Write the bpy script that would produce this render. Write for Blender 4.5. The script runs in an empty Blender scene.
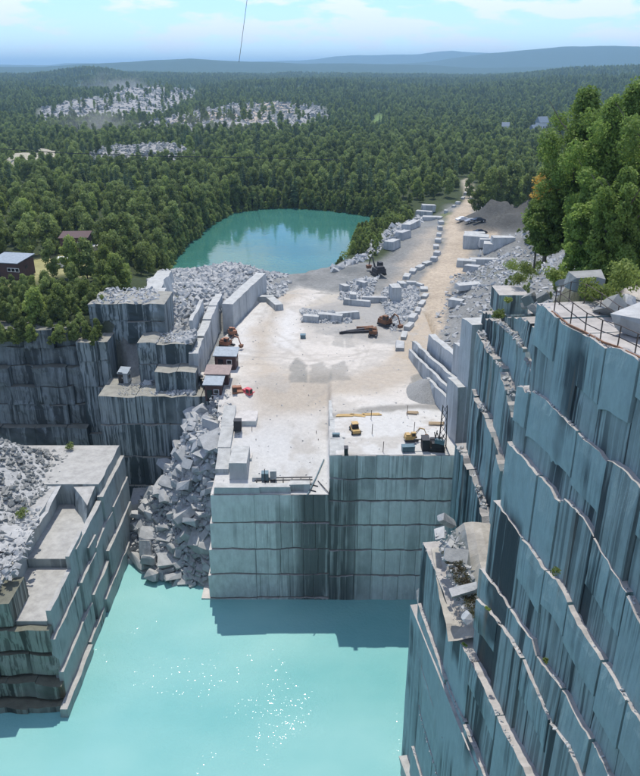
import bpy, bmesh, math, random
import numpy as np
from mathutils import Vector, Matrix, noise as mnoise

random.seed(7); rng = np.random.default_rng(7)
scene = bpy.context.scene
col = scene.collection
R = math.radians

# ------------------------------------------------------------------ camera
F = 740.0; TH = R(23.4); ST, CT = math.sin(TH), math.cos(TH)
cam_data = bpy.data.cameras.new('camera'); cam = bpy.data.objects.new('camera', cam_data); col.objects.link(cam)
cam_data.sensor_fit = 'VERTICAL'; cam_data.sensor_height = 24.0; cam_data.lens = F / 776 * 24.0
cam_data.clip_start = 0.5; cam_data.clip_end = 60000
cam.location = (0, 0, 0); cam.rotation_euler = (R(90) - TH, 0, 0)
scene.camera = cam

# ------------------------------------------------------------------ light
SUN_EL, SUN_AZ = R(67), R(7)          # azimuth to the left of straight ahead
sv = Vector((-math.sin(SUN_AZ) * math.cos(SUN_EL), math.cos(SUN_AZ) * math.cos(SUN_EL), math.sin(SUN_EL)))
sd = bpy.data.lights.new('sun', 'SUN'); sun = bpy.data.objects.new('sun', sd); col.objects.link(sun)
sd.energy = 2.4; sd.angle = R(0.5); sd.color = (1.0, 0.955, 0.87)
sun.rotation_euler = sv.to_track_quat('Z', 'Y').to_euler()
world = bpy.data.worlds.new('World'); scene.world = world; world.use_nodes = True
wn, wl = world.node_tree.nodes, world.node_tree.links
bg = wn['Background']; bg.inputs['Strength'].default_value = 0.15
sky = wn.new('ShaderNodeTexSky'); sky.sky_type = 'NISHITA'; sky.sun_disc = False
sky.sun_elevation = SUN_EL; sky.sun_rotation = -SUN_AZ; sky.altitude = 400; sky.air_density = 1.0; sky.dust_density = 0.1; sky.ozone_density = 2.5
tc = wn.new('ShaderNodeTexCoord'); mp = wn.new('ShaderNodeMapping'); mp.inputs['Scale'].default_value = (1.0, 1.0, 4.0)
nz = wn.new('ShaderNodeTexNoise'); nz.inputs['Scale'].default_value = 9.0; nz.inputs['Detail'].default_value = 7; nz.inputs['Roughness'].default_value = 0.58
rp = wn.new('ShaderNodeValToRGB'); rp.color_ramp.elements[0].position = 0.48; rp.color_ramp.elements[1].position = 0.56
rp.color_ramp.elements[1].color = (0.9, 0.9, 0.9, 1)
mx = wn.new('ShaderNodeMix'); mx.data_type = 'RGBA'; mx.inputs['B'].default_value = (4.3, 4.6, 5.0, 1)
wl.new(tc.outputs['Generated'], mp.inputs['Vector']); wl.new(mp.outputs['Vector'], nz.inputs['Vector'])
wl.new(nz.outputs['Fac'], rp.inputs['Fac']); wl.new(rp.outputs['Color'], mx.inputs['Factor'])
tn_ = wn.new('ShaderNodeMix'); tn_.data_type = 'RGBA'; tn_.blend_type = 'MULTIPLY'; tn_.inputs['Factor'].default_value = 1.0; tn_.inputs['B'].default_value = (0.50, 0.60, 0.80, 1); wl.new(sky.outputs['Color'], tn_.inputs['A']); wl.new(tn_.outputs['Result'], mx.inputs['A']); wl.new(mx.outputs['Result'], bg.inputs['Color'])
scene.view_settings.view_transform = 'Standard'; scene.view_settings.look = 'None'
scene.view_settings.gamma = 1; scene.view_settings.exposure = 0.80
scene.cycles.max_bounces = 6; scene.cycles.volume_bounces = 0

# ------------------------------------------------------------------ measuring helpers (photo point -> place at a known height / distance)
def ray(px, py):
    a = (px - 320) / F; b = (388 - py) / F
    return (a, CT + b * ST, -ST + b * CT)
def P(px, py, z):
    d = ray(px, py); t = z / d[2]; return Vector((d[0] * t, d[1] * t, z))
def PY(px, py, y):
    d = ray(px, py); t = y / d[1]; return Vector((d[0] * t, y, d[2] * t))
def polyP(pts, z): return [tuple(P(x, y, z)[:2]) for x, y in pts]
K85 = math.tan(R(8.5)); D85 = Vector((-math.sin(R(8.5)), math.cos(R(8.5)), 0)); N85 = Vector((-math.cos(R(8.5)), -math.sin(R(8.5)), 0))
def PC(px, py, c):
    d = ray(px, py); t = c / (d[0] + K85 * d[1]); return Vector((d[0] * t, d[1] * t, d[2] * t))

# ------------------------------------------------------------------ object helpers
def tag(o, label=None, cat=None, group=None, kind=None):
    if label: o['label'] = label
    if cat: o['category'] = cat
    if group: o['group'] = group
    if kind: o['kind'] = kind
    return o
def link(name, me, parent=None):
    o = bpy.data.objects.new(name, me); col.objects.link(o)
    if parent: o.parent = parent
    return o
def empty(name, loc=(0, 0, 0), rz=0.0, **kw):
    o = bpy.data.objects.new(name, None); col.objects.link(o); o.location = loc; o.rotation_euler = (0, 0, rz)
    o.empty_display_size = 0.5
    return tag(o, **kw)
def copy_tree(o, parent=None):
    c = o.copy(); col.objects.link(c); c.parent = parent
    for ch in o.children: copy_tree(ch, c)
    return c
def mesh(name, verts, faces, mat, smooth=False):
    me = bpy.data.meshes.new(name); me.from_pydata([tuple(v) for v in verts], [], faces)
    if mat: me.materials.append(mat)
    if smooth: me.polygons.foreach_set('use_smooth', [True] * len(me.polygons))
    me.update(); return me
class MB:
    def __init__(s): s.v = []; s.f = []
    def add(s, vs, fs):
        n = len(s.v); s.v += [tuple(v) for v in vs]; s.f += [tuple(i + n for i in f) for f in fs]; return s
    def box(s, c, size, rz=0.0, taper=1.0, M=None):
        x, y, z = [q / 2 for q in size]; vs = []
        for dz in (-1, 1):
            k = taper if dz > 0 else 1.0
            for dx, dy in ((-1, -1), (1, -1), (1, 1), (-1, 1)):
                p = Vector((dx * x * k, dy * y * k, dz * z)); p.rotate(Matrix.Rotation(rz, 3, 'Z'))
                if M: p.rotate(M)
                vs.append(Vector(c) + p)
        return s.add(vs, [(3, 2, 1, 0), (4, 5, 6, 7), (0, 1, 5, 4), (1, 2, 6, 5), (2, 3, 7, 6), (3, 0, 4, 7)])
    def tube(s, pts, r, n=6, r1=None):
        pts = [Vector(p) for p in pts]; rings = []
        for i, p in enumerate(pts):
            t = (pts[min(i + 1, len(pts) - 1)] - pts[max(i - 1, 0)]).normalized()
            a = t.orthogonal().normalized(); b = t.cross(a)
            rr = r if r1 is None else r + (r1 - r) * i / (len(pts) - 1)
            rings.append([p + (a * math.cos(2 * math.pi * k / n) + b * math.sin(2 * math.pi * k / n)) * rr for k in range(n)])
        vs = [v for q in rings for v in q]; fs = []
        for i in range(len(pts) - 1):
            for k in range(n):
                fs.append((i * n + k, i * n + (k + 1) % n, (i + 1) * n + (k + 1) % n, (i + 1) * n + k))
        fs.append(tuple(range(n - 1, -1, -1))); fs.append(tuple(range((len(pts) - 1) * n, len(pts) * n)))
        return s.add(vs, fs)
    def cyl(s, c, axis, r, h, n=12):
        a = Vector(axis).normalized() * (h / 2); return s.tube([Vector(c) - a, Vector(c) + a], r, n)
    def build(s, name, mat, parent=None, **kw):
        return tag(link(name, mesh(name, s.v, s.f, mat), parent), **kw)

# ------------------------------------------------------------------ material helpers
def newmat(name):
    m = bpy.data.materials.new(name); m.use_nodes = True
    return m, m.node_tree.nodes, m.node_tree.links, m.node_tree.nodes['Principled BSDF']
def N(nt, typ, **kw):
    n = nt.new(typ)
    for k, v in kw.items(): setattr(n, k, v)
    return n
def noise_node(n, l, vec, scale, detail=4, rough=0.55, mapscale=None):
    t = n.new('ShaderNodeTexNoise'); t.inputs['Scale'].default_value = scale; t.inputs['Detail'].default_value = detail; t.inputs['Roughness'].default_value = rough
    if mapscale:
        m = n.new('ShaderNodeMapping'); m.inputs['Scale'].default_value = mapscale; l.new(vec, m.inputs['Vector']); l.new(m.outputs[0], t.inputs['Vector'])
    else: l.new(vec, t.inputs['Vector'])
    return t.outputs['Fac']
def ramp(n, l, fac, a, b, ca=(0, 0, 0, 1), cb=(1, 1, 1, 1)):
    r = n.new('ShaderNodeValToRGB'); r.color_ramp.elements[0].position = a; r.color_ramp.elements[1].position = b
    r.color_ramp.elements[0].color = ca; r.color_ramp.elements[1].color = cb; l.new(fac, r.inputs[0]); return r.outputs[0]
def mixc(n, l, fac, a, b, mode='MIX'):
    m = n.new('ShaderNodeMix'); m.data_type = 'RGBA'; m.blend_type = mode
    for sock, v in (('Factor', fac), ('A', a), ('B', b)):
        if isinstance(v, (int, float)): m.inputs[sock].default_value = v
        elif isinstance(v, tuple): m.inputs[sock].default_value = v if len(v) == 4 else (*v, 1)
        else: l.new(v, m.inputs[sock])
    return m.outputs['Result']
def math_node(n, l, op, a, b=None):
    m = n.new('ShaderNodeMath'); m.operation = op
    for i, v in enumerate((a, b)):
        if v is None: continue
        if isinstance(v, (int, float)): m.inputs[i].default_value = v
        else: l.new(v, m.inputs[i])
    return m.outputs[0]
def world_vec(n, l): return n.new('ShaderNodeNewGeometry').outputs['Position']

def granite(name, face, top, streak=0.75, dark=(0.03, 0.045, 0.05), stain=1.0, rust=0.0, fine=0.6, stainbox=None, cover=(.38, .52)):
    m, n, l, b = newmat(name); geo = n.new('ShaderNodeNewGeometry'); pos = geo.outputs['Position']
    big = ramp(n, l, noise_node(n, l, pos, 1.0, 3, 0.5, (0.12, 0.12, 0.06)), 0.3, 0.7)
    c = mixc(n, l, big, tuple(x * 0.78 for x in face), tuple(min(1, x * 1.15) for x in face))
    grain = ramp(n, l, noise_node(n, l, pos, 1.0, 5, 0.7, (1.3, 1.3, 0.6)), 0.3, 0.7)
    c = mixc(n, l, grain, c, tuple(x * 1.0 for x in face)); c = mixc(n, l, 0.35, c, mixc(n, l, grain, tuple(x * .6 for x in face), tuple(x * 1.25 for x in face)))
    # run-off streaks, long and thin down the face
    s1 = ramp(n, l, noise_node(n, l, pos, 1.0, 5, 0.6, (0.55, 0.55, 0.012)), 0.50, 0.54)
    s2 = ramp(n, l, noise_node(n, l, pos, 1.0, 4, 0.6, (3.0, 3.0, 0.03)), 0.49, 0.57)
    br = ramp(n, l, noise_node(n, l, pos, 1.0, 3, 0.5, (0.13, 0.13, 0.10)), *cover)
    st = math_node(n, l, 'MAXIMUM', math_node(n, l, 'MULTIPLY', s1, br), math_node(n, l, 'MULTIPLY', s2, math_node(n, l, 'MULTIPLY', fine, s1 if False else br)))
    if stainbox:
        sx = n.new('ShaderNodeSeparateXYZ'); l.new(pos, sx.inputs[0])
        x0, x1, z1 = stainbox
        bx = math_node(n, l, 'MULTIPLY', ramp(n, l, math_node(n, l, 'MULTIPLY', math_node(n, l, 'SUBTRACT', sx.outputs[0], x0), 0.45), 0, 1), ramp(n, l, math_node(n, l, 'MULTIPLY', math_node(n, l, 'SUBTRACT', x1, sx.outputs[0]), 0.45), 0, 1))
        zz = ramp(n, l, math_node(n, l, 'MULTIPLY', math_node(n, l, 'SUBTRACT', z1, sx.outputs[2]), 0.16), 0, 1)
        s3 = ramp(n, l, noise_node(n, l, pos, 1.0, 5, 0.6, (0.9, 0.9, 0.02)), 0.36, 0.47)
        stn = math_node(n, l, 'MULTIPLY', math_node(n, l, 'MULTIPLY', bx, zz), s3)
    c = mixc(n, l, math_node(n, l, 'MULTIPLY', st, streak), c, dark)
    if stainbox: c = mixc(n, l, math_node(n, l, 'MULTIPLY', stn, .85), c, (0.05, 0.06, 0.06))
    if rust > 0:
        rr = ramp(n, l, noise_node(n, l, pos, 1.0, 4, 0.6, (0.4, 0.4, 0.04)), 0.60, 0.72)
        c = mixc(n, l, math_node(n, l, 'MULTIPLY', rr, rust), c, (0.22, 0.13, 0.06))
    # dust and weathering lying on upward faces
    sep = n.new('ShaderNodeSeparateXYZ'); l.new(geo.outputs['True Normal'], sep.inputs[0])
    up = ramp(n, l, sep.outputs[2], 0.55, 0.8)
    tn = ramp(n, l, noise_node(n, l, pos, 0.9, 6, 0.65), 0.35, 0.65)
    tcol = mixc(n, l, tn, tuple(x * 0.72 for x in top), top)
    c = mixc(n, l, up, c, tcol)
    l.new(c, b.inputs['Base Color']); b.inputs['Roughness'].default_value = 0.75; b.inputs['Specular IOR Level'].default_value = 0.3
    bm_ = n.new('ShaderNodeBump'); bm_.inputs['Strength'].default_value = 0.5; bm_.inputs['Distance'].default_value = 0.12
    hgt = math_node(n, l, 'ADD', noise_node(n, l, pos, 1.2, 6, 0.65), math_node(n, l, 'MULTIPLY', noise_node(n, l, pos, 1.0, 3, 0.5, (5, 5, 0.12)), 0.5))
    l.new(hgt, bm_.inputs['Height']); l.new(bm_.outputs[0], b.inputs['Normal'])
    return m
def plain(name, c, rough=0.6, metal=0.0, var=0.25, scale=2.0):
    m, n, l, b = newmat(name); pos = n.new('ShaderNodeTexCoord').outputs['Object']
    t = ramp(n, l, noise_node(n, l, pos, scale, 5, 0.6), 0.3, 0.7)
    l.new(mixc(n, l, t, tuple(x * (1 - var) for x in c), tuple(min(1, x * (1 + var * .5)) for x in c)), b.inputs['Base Color'])
    b.inputs['Roughness'].default_value = rough; b.inputs['Metallic'].default_value = metal; return m
def leafmat(name, c1, c2, c3=None):
    m, n, l, b = newmat(name); oi = n.new('ShaderNodeObjectInfo'); pos = n.new('ShaderNodeTexCoord').outputs['Object']
    nn = ramp(n, l, noise_node(n, l, pos, 0.9, 3, 0.6), 0.3, 0.7)
    c = mixc(n, l, nn, c1, c2)
    if c3: c = mixc(n, l, ramp(n, l, oi.outputs['Random'], 0.25, 0.85), c, c3)
    hs = n.new('ShaderNodeHueSaturation'); l.new(c, hs.inputs['Color'])
    hs.inputs['Saturation'].default_value = 0.9
    l.new(math_node(n, l, 'ADD', math_node(n, l, 'MULTIPLY', oi.outputs['Random'], 0.7), 0.65), hs.inputs['Value'])
    l.new(hs.outputs[0], b.inputs['Base Color']); b.inputs['Roughness'].default_value = 0.6; b.inputs['Specular IOR Level'].default_value = 0.25
    tr = n.new('ShaderNodeBsdfTranslucent'); l.new(hs.outputs[0], tr.inputs[0]); ms = n.new('ShaderNodeMixShader'); ms.inputs[0].default_value = 0.45
    l.new(b.outputs[0], ms.inputs[1]); l.new(tr.outputs[0], ms.inputs[2]); l.new(ms.outputs[0], n['Material Output'].inputs['Surface']); return m

M = {}
FACE = (0.235, 0.335, 0.355)
M['cliff'] = granite('cliff_granite', (0.265, 0.375, 0.385), (0.44, 0.41, 0.38), streak=0.9, dark=(0.025, 0.042, 0.052), rust=0.55, fine=0.5, cover=(.47, .56))
M['block'] = granite('block_granite', (0.62, 0.665, 0.65), (0.54, 0.51, 0.48), streak=0.42, fine=0.4, cover=(.42, .6), stainbox=(-4.6, 6.0, -47))
M['pillar'] = granite('pillar_granite', (0.36, 0.41, 0.41), (0.42, 0.41, 0.385), streak=0.8, rust=0.3, cover=(.5, .62), fine=.5)
M['pfront'] = granite('mossy_pillar_front', (0.27, 0.31, 0.28), (0.16, 0.16, 0.12), streak=0.9, dark=(0.03, 0.035, 0.03), rust=0.5, cover=(.3, .5), fine=.7)
M['dark'] = granite('stained_shaded_granite', (0.19, 0.225, 0.235), (0.20, 0.20, 0.17), streak=0.85, dark=(0.025, 0.032, 0.035), fine=.7, cover=(.30, .5))  # stained pit wall; its shade is also put into the darker face colour
M['cliffs'] = granite('streaked_cliff_granite', (0.25, 0.335, 0.34), (0.44, 0.41, 0.38), streak=0.95, dark=(0.02, 0.032, 0.04), rust=0.25, fine=0.5, cover=(.26, .48))
M['ledge'] = M['cliff']
M['terrace'] = granite('terrace_granite', (0.27, 0.315, 0.325), (0.30, 0.29, 0.25), streak=0.92, fine=0.9, cover=(.22, .45))
M['pale'] = granite('pale_granite', (0.44, 0.47, 0.48), (0.46,0.46,0.44), streak=0.35, fine=0.4)
M['rock'] = granite('boulder_granite', (0.38, 0.40, 0.41), (0.44, 0.44, 0.43), streak=0.25, fine=0.2)
M['rockd'] = granite('weathered_boulder', (0.22, 0.24, 0.24), (0.27, 0.27, 0.255), streak=0.3, fine=0.2)
M['leaf'] = leafmat('broadleaf', (0.15, 0.215, 0.045), (0.25, 0.32, 0.065), (0.23, 0.29, 0.07))
M['leafb'] = leafmat('bright_broadleaf', (0.19, 0.26, 0.04), (0.29, 0.36, 0.065))
M['needle'] = leafmat('conifer_needles', (0.09, 0.145, 0.055), (0.14, 0.21, 0.075), (0.12, 0.18, 0.06))
M['big'] = leafmat('near_leaves', (0.09, 0.155, 0.022), (0.23, 0.33, 0.05))
M['yellow'] = leafmat('autumn_leaves', (0.60, 0.32, 0.02), (0.75, 0.50, 0.05))
M['bark'] = plain('bark', (0.12, 0.10, 0.08), 0.9)
M['rust'] = plain('rusty_steel', (0.22, 0.11, 0.06), 0.8, 0.2, 0.5, 6)
M['rail'] = plain('dark_steel', (0.09, 0.07, 0.06), 0.6, 0.4)
M['shed'] = plain('dark_red_boards', (0.085, 0.045, 0.042), 0.8)
M['roof'] = plain('tin_roof', (0.24, 0.28, 0.32), 0.6, 0.2)
M['roofb'] = plain('brown_roof', (0.28, 0.21, 0.19), 0.7)
M['dark_in'] = plain('dark_glass', (0.02, 0.02, 0.025), 0.2)
M['white'] = plain('white_paint', (0.7, 0.7, 0.7), 0.6, 0, .1)
M['orange'] = plain('orange_paint', (0.30, 0.13, 0.07), 0.6)
M['yel'] = plain('yellow_paint', (0.50, 0.33, 0.12), 0.5)
M['red'] = plain('red_paint', (0.60, 0.08, 0.10), 0.5)
M['black'] = plain('black_steel', (0.035, 0.035, 0.04), 0.6, 0.2)
M['blue'] = plain('blue_grey_paint', (0.10, 0.17, 0.20), 0.5)
M['wood'] = plain('timber', (0.38, 0.28, 0.17), 0.8)
M['car1'] = plain('dark_car_paint', (0.02, 0.03, 0.05), 0.25, 0.3, .05)
M['car2'] = plain('silver_car_paint', (0.45, 0.46, 0.47), 0.3, 0.5, .05)
M['tyre'] = plain('tyre_rubber', (0.02, 0.02, 0.02), 0.9)

# ------------------------------------------------------------------ polygons
def sdist(X, Y, poly):
    """signed distance, negative inside"""
    d = np.full(X.shape, 1e18); ins = np.zeros(X.shape, bool); n = len(poly)
    for i in range(n):
        ax, ay = poly[i]; bx, by = poly[(i + 1) % n]; ex, ey = bx - ax, by - ay
        t = np.clip(((X - ax) * ex + (Y - ay) * ey) / (ex * ex + ey * ey + 1e-9), 0, 1)
        d = np.minimum(d, (X - ax - ex * t) ** 2 + (Y - ay - ey * t) ** 2)
        cnd = (ay > Y) != (by > Y)
        xi = ax + (Y - ay) * ex / (ey if abs(ey) > 1e-9 else 1e-9)
        ins ^= cnd & (X < xi)
    d = np.sqrt(d); return np.where(ins, -d, d)
def sstep(a, b, x):
    t = np.clip((x - a) / (b - a), 0, 1); return t * t * (3 - 2 * t)
# cheap value noise
_tab = rng.random((256, 256))
def vnoise(X, Y, s):
    x, y = X / s + 1000.3, Y / s + 700.7; xi, yi = np.floor(x).astype(int), np.floor(y).astype(int); fx, fy = x - xi, y - yi
    fx, fy = fx * fx * (3 - 2 * fx), fy * fy * (3 - 2 * fy)
    g = lambda i, j: _tab[(xi + i) % 256, (yi + j) % 256]
    return (g(0, 0) * (1 - fx) + g(1, 0) * fx) * (1 - fy) + (g(0, 1) * (1 - fx) + g(1, 1) * fx) * fy - 0.5
def fbm(X, Y, s, o=4):
    r = 0; a = 1
    for k in range(o): r = r + a * vnoise(X + 31 * k, Y - 17 * k, s / 2 ** k); a *= 0.5
    return r

PIT = [(-170, 8), (-170, 121), (-36.5, 121), (-36.5, 113.5), (-20, 113.5), (-17, 102), (-15, 92), (21, 92), (24.5, 90), (25.5, 70), (26, 52), (17, 50), (17, 40), (20, 8)]
FLOORPOLY = [(-14.9, 88.1), (1.3, 88.1), (18.4, 88.1), (22.2, 100), (22.5, 118), (22, 150), (24, 172), (-4, 172), (-14, 168), (-17.5, 142), (-20.2, 143), (-20.6, 116.5), (-16.5, 108), (-15.2, 100)]
LAKE = polyP([(163, 272), (172, 262), (180, 252), (196, 238), (212, 224), (232, 213), (262, 209), (292, 208), (322, 210), (355, 214), (385, 219), (388, 226), (366, 236), (352, 246), (348, 262), (330, 275), (300, 281), (262, 280), (230, 276), (196, 279), (172, 277)], -52)
ROAD = polyP([(392, 358), (400, 342), (412, 325), (425, 305), (426, 290), (420, 284), (424, 272), (436, 262), (444, 248), (444, 232), (446, 216), (458, 207), (466, 196), (474, 198), (473, 212), (480, 222), (500, 230), (500, 238), (482, 239), (474, 248), (470, 256), (492, 262), (476, 270), (459, 278), (452, 290), (448, 310), (444, 328), (436, 345), (434, 362)], -48)
YARD = polyP([(216, 425), (228, 335), (262, 300), (300, 288), (330, 292), (420, 296), (430, 330), (440, 360), (448, 410)], -48)
G1 = polyP([(330, 292), (352, 275), (392, 250), (430, 215), (440, 218), (436, 250), (420, 275), (424, 300), (405, 340), (380, 345), (300, 335), (300, 312)], -48)
TAN1 = polyP([(385, 290), (402, 262), (420, 236), (440, 222), (441, 232), (436, 252), (418, 268)], -48)
GR2 = polyP([(436, 350), (446, 300), (450, 276), (470, 266), (520, 262), (545, 235), (545, 300), (480, 330)], -46)
MOUND = [(44, 236), (84, 226), (100, 250), (92, 275), (60, 275), (46, 255)]
HOUSECLEAR = polyP([(-20, 254), (30, 247), (60, 240), (104, 240), (106, 262), (90, 272), (60, 274), (34, 284), (-20, 290)], -40)
PILE1 = [tuple(P(x, y, -46)[:2]) for x, y in [(118, 124), (200, 127), (300, 125), (330, 116), (322, 104), (240, 104), (170, 112)]]
PILE2 = [tuple(P(x, y, -40)[:2]) for x, y in [(36, 110), (100, 108), (160, 106), (196, 92), (190, 86), (130, 90), (90, 96), (40, 101)]]
PILE3 = [tuple(P(x, y, -52)[:2]) for x, y in [(86, 174), (204, 172), (200, 158), (88, 158)]]
PILE4 = [tuple(P(x, y, -52)[:2]) for x, y in [(10, 184), (60, 176), (72, 162), (40, 158), (0, 170)]]
STRIP = [tuple(P(x, y, -54)[:2]) for x, y in [(366, 142), (374, 134), (384, 118), (380, 113), (372, 122), (362, 134)]]
FARROAD = polyP([(466, 200), (462, 180), (468, 176), (476, 198)], -48)
TOWN = [tuple(P(x, y, -54)[:2]) for x, y in [(500, 140), (548, 140), (545, 126), (505, 128)]]

ctrl = np.array([(22, 80, -27.2), (24, 92, -29.5), (30, 100, -33), (24, 106, -42), (25, 120, -46.5), (30, 150, -45), (45, 150, -41), (62, 150, -35), (45, 190, -45), (70, 200, -39),
                 (40, 100, -29), (60, 100, -24), (60, 80, -18), (90, 100, -20), (90, 160, -27), (100, 220, -36), (55, 240, -48), (24, 160, -48), (35, 200, -48), (50, 236, -48), (0, 130, -49), (-12, 130, -49), (12, 110, -49.5),
                 (0, 170, -48), (18, 140, -48), (10, 100, -50), (-12, 100, -51), (-13, 170, -48), (0, 95, -51), (0, 185, -48.6), (20, 185, -48.4), (25, 200, -49), (12, 118, -49.4), (20, 130, -48.5),
                 (20, 60, -13.6), (18, 45, -13.6), (19, 25, -13.3), (24, 8, -12), (40, 30, -11), (40, 60, -12.5), (24, 68, -15.5), (34, 75, -16), (70, 50, -9), (100, 30, -4), (36, 84, -20),
                 (-40, 125, -40), (-60, 125, -41), (-100, 130, -39), (-60, 150, -40), (-45, 150, -41), (-90, 200, -42), (-55, 180, -43), (-46, 200, -48), (-140, 160, -36), (-34, 135, -39),
                 (-28, 124, -44), (-24, 135, -45), (-28, 150, -42), (-24, 165, -45), (-20, 180, -46), (-32, 175, -46), (-38, 190, -49), (-10, 188, -49), (-15, 150, -47.5), (-18, 160, -46),
                 (-30, 115, -49.5), (-34, 117, -49.5), (-22, 116, -49.5), (60, 286, -48), (80, 300, -47), (0, 330, -49), (-60, 300, -49), (100, 350, -45), (-150, 300, -46), (35, 270, -50), (150, 200, -26), (200, 300, -35)], float)
def idw(X, Y):
    num = np.zeros(X.shape); den = np.zeros(X.shape)
    for cx, cy, cz in ctrl:
        w = 1.0 / (((X - cx) ** 2 + (Y - cy) ** 2) + 4.0) ** 1.9; num += w * cz; den += w
    return num / den
def elev_z(py, r): return r * math.tan(math.atan((388 - py) / F) - TH)
def ridge(X, Y, r, R0, w, prof, minus=0):
    pxs = 320 + 806 * X / np.maximum(Y, 1.0); pxs = np.where(Y <= 1, np.where(X < 0, -3000, 3000), pxs)
    ys = np.interp(pxs, [p[0] for p in prof], [p[1] for p in prof])
    crest = r * np.tan(np.arctan((388 - ys) / F) - TH) - minus
    return crest, np.exp(-((r - R0) / w) ** 2)
def terrain(X, Y):
    r = np.hypot(X, Y)
    far = np.interp(r, [0, 300, 600, 900, 1300, 2000, 3000, 3800, 5200, 8000, 30000], [-48, -49, -53, -55, -50, -42, -32, -32, -50, -70, -90])
    far = far + fbm(X, Y, 420) * 17 * sstep(500, 1500, r) + fbm(X, Y, 90) * 3 * sstep(350, 700, r)
    for R0, w, prof, mn in ((2700, 500, [(-400, 76), (-60, 74), (0, 75), (50, 70), (88, 65), (112, 68), (140, 75), (200, 77), (300, 77), (400, 78), (470, 76), (530, 71), (570, 66), (640, 64), (760, 62), (1200, 70)], 12),
                            (1750, 240, [(-400, 82), (30, 80), (70, 86), (140, 90), (200, 84), (250, 79), (320, 77), (380, 81), (440, 85), (500, 80), (560, 74), (640, 72), (800, 76), (1200, 82)], 12),
                            (4800, 700, [(-600, 66), (0, 67), (60, 66.5), (100, 64), (190, 58.5), (250, 62), (330, 64.5), (420, 65.5), (480, 68), (640, 68), (1300, 66)], 0),
                            (6500, 800, [(-600, 68), (340, 67), (400, 64), (440, 59), (470, 55), (520, 50.5), (560, 47.5), (610, 46.5), (700, 48), (1300, 55)], 0),
                            (9500, 1000, [(-600, 64), (0, 65), (250, 63), (300, 60), (340, 57), (385, 54.5), (420, 54), (450, 51.5), (500, 53), (1300, 56)], 0)):
        cr, g = ridge(X, Y, r, R0, w, prof, mn)
        if R0 > 4000: cr = cr + fbm(X, Y, 500, 4) * R0 * 0.003
        far = far + np.maximum(cr - far, -15 if R0 < 2000 else 0) * g
    near = idw(X, Y) + fbm(X, Y, 14, 4) * 0.9
    z = near + (far - near) * sstep(280, 420, r)
    sy = sdist(X, Y, YARD); z = z + (-48.9 - z) * (1 - sstep(-2, 3, sy)) * (Y < 165)
    sr = sdist(X, Y, ROAD); z = z + (-48.0 - z) * (1 - sstep(-1, 6, sr))
    sm = sdist(X, Y, MOUND); z = z + 7.0 * (1 - sstep(-14, 1, sm)) * (0.8 + fbm(X, Y, 9))
    for pl, h, fe in ((PILE1, 6, 20), (PILE2, 8, 50), (PILE3, 9, 12), (PILE4, 9, 10)):
        z = z + h * (1 - sstep(-fe, 4, sdist(X, Y, pl))) * (1 + 0.9 * fbm(X, Y, 40))
    z = z + (-50 - z) * (1 - sstep(0, 2.0, sdist(X, Y, [(16, 88), (26.5, 88), (27, 118), (26, 128), (17, 120)])))
    z = np.where(sdist(X, Y, FLOORPOLY) < .9, np.minimum(z, np.where(Y < 150, -49.2, 99) - np.where(X < 4, 6.2 * np.clip((116 - Y) / 27.0, 0, 1), 0) - np.where(Y < 120, .8, 0)), z)
    z = z + (-57 - z) * (1 - sstep(-3, 3.0, sdist(X, Y, LAKE)))
    z = z + (-77 - z) * (1 - sstep(0.2, 2.6, sdist(X, Y, PIT)))
    return z
def hit(px, py, fn):
    d = ray(px, py); t = 25.0; s_ = .5
    while t < 3500:
        p = Vector(d) * t
        if p.z < fn(p.x, p.y): return Vector((p.x, p.y, fn(p.x, p.y)))
        t += s_ if t < 400 else 5
    return Vector(d) * t
def tz(x, y): return float(terrain(np.array([float(x)]), np.array([float(y)]))[0])

# ------------------------------------------------------------------ ground sheet
rows = np.concatenate([np.arange(8, 60, 1.2), 60 * 1.0115 ** np.arange(0, 535)]); rows = rows[rows < 24000]
azs = np.radians(np.concatenate([np.arange(-100, -34, 3.0), np.arange(-34, 40, 0.24), np.arange(40, 101, 3.0)]))
RR, AA = np.meshgrid(rows, azs, indexing='ij'); GX, GY = RR * np.sin(AA), RR * np.cos(AA)
GZ = terrain(GX, GY)
nr, na = GX.shape
verts = np.stack([GX, GY, GZ], -1).reshape(-1, 3)
ii, jj = np.meshgrid(np.arange(nr - 1), np.arange(na - 1), indexing='ij'); a_ = (ii * na + jj).ravel()
faces = np.stack([a_, a_ + 1, a_ + na + 1, a_ + na], -1)
gm = bpy.data.meshes.new('ground'); gm.vertices.add(len(verts)); gm.vertices.foreach_set('co', verts.ravel())
gm.loops.add(faces.size); gm.loops.foreach_set('vertex_index', faces.ravel()); gm.polygons.add(len(faces))
gm.polygons.foreach_set('loop_start', np.arange(0, faces.size, 4)); gm.update(calc_edges=True)
gm.polygons.foreach_set('use_smooth', np.ones(len(faces), bool))
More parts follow.
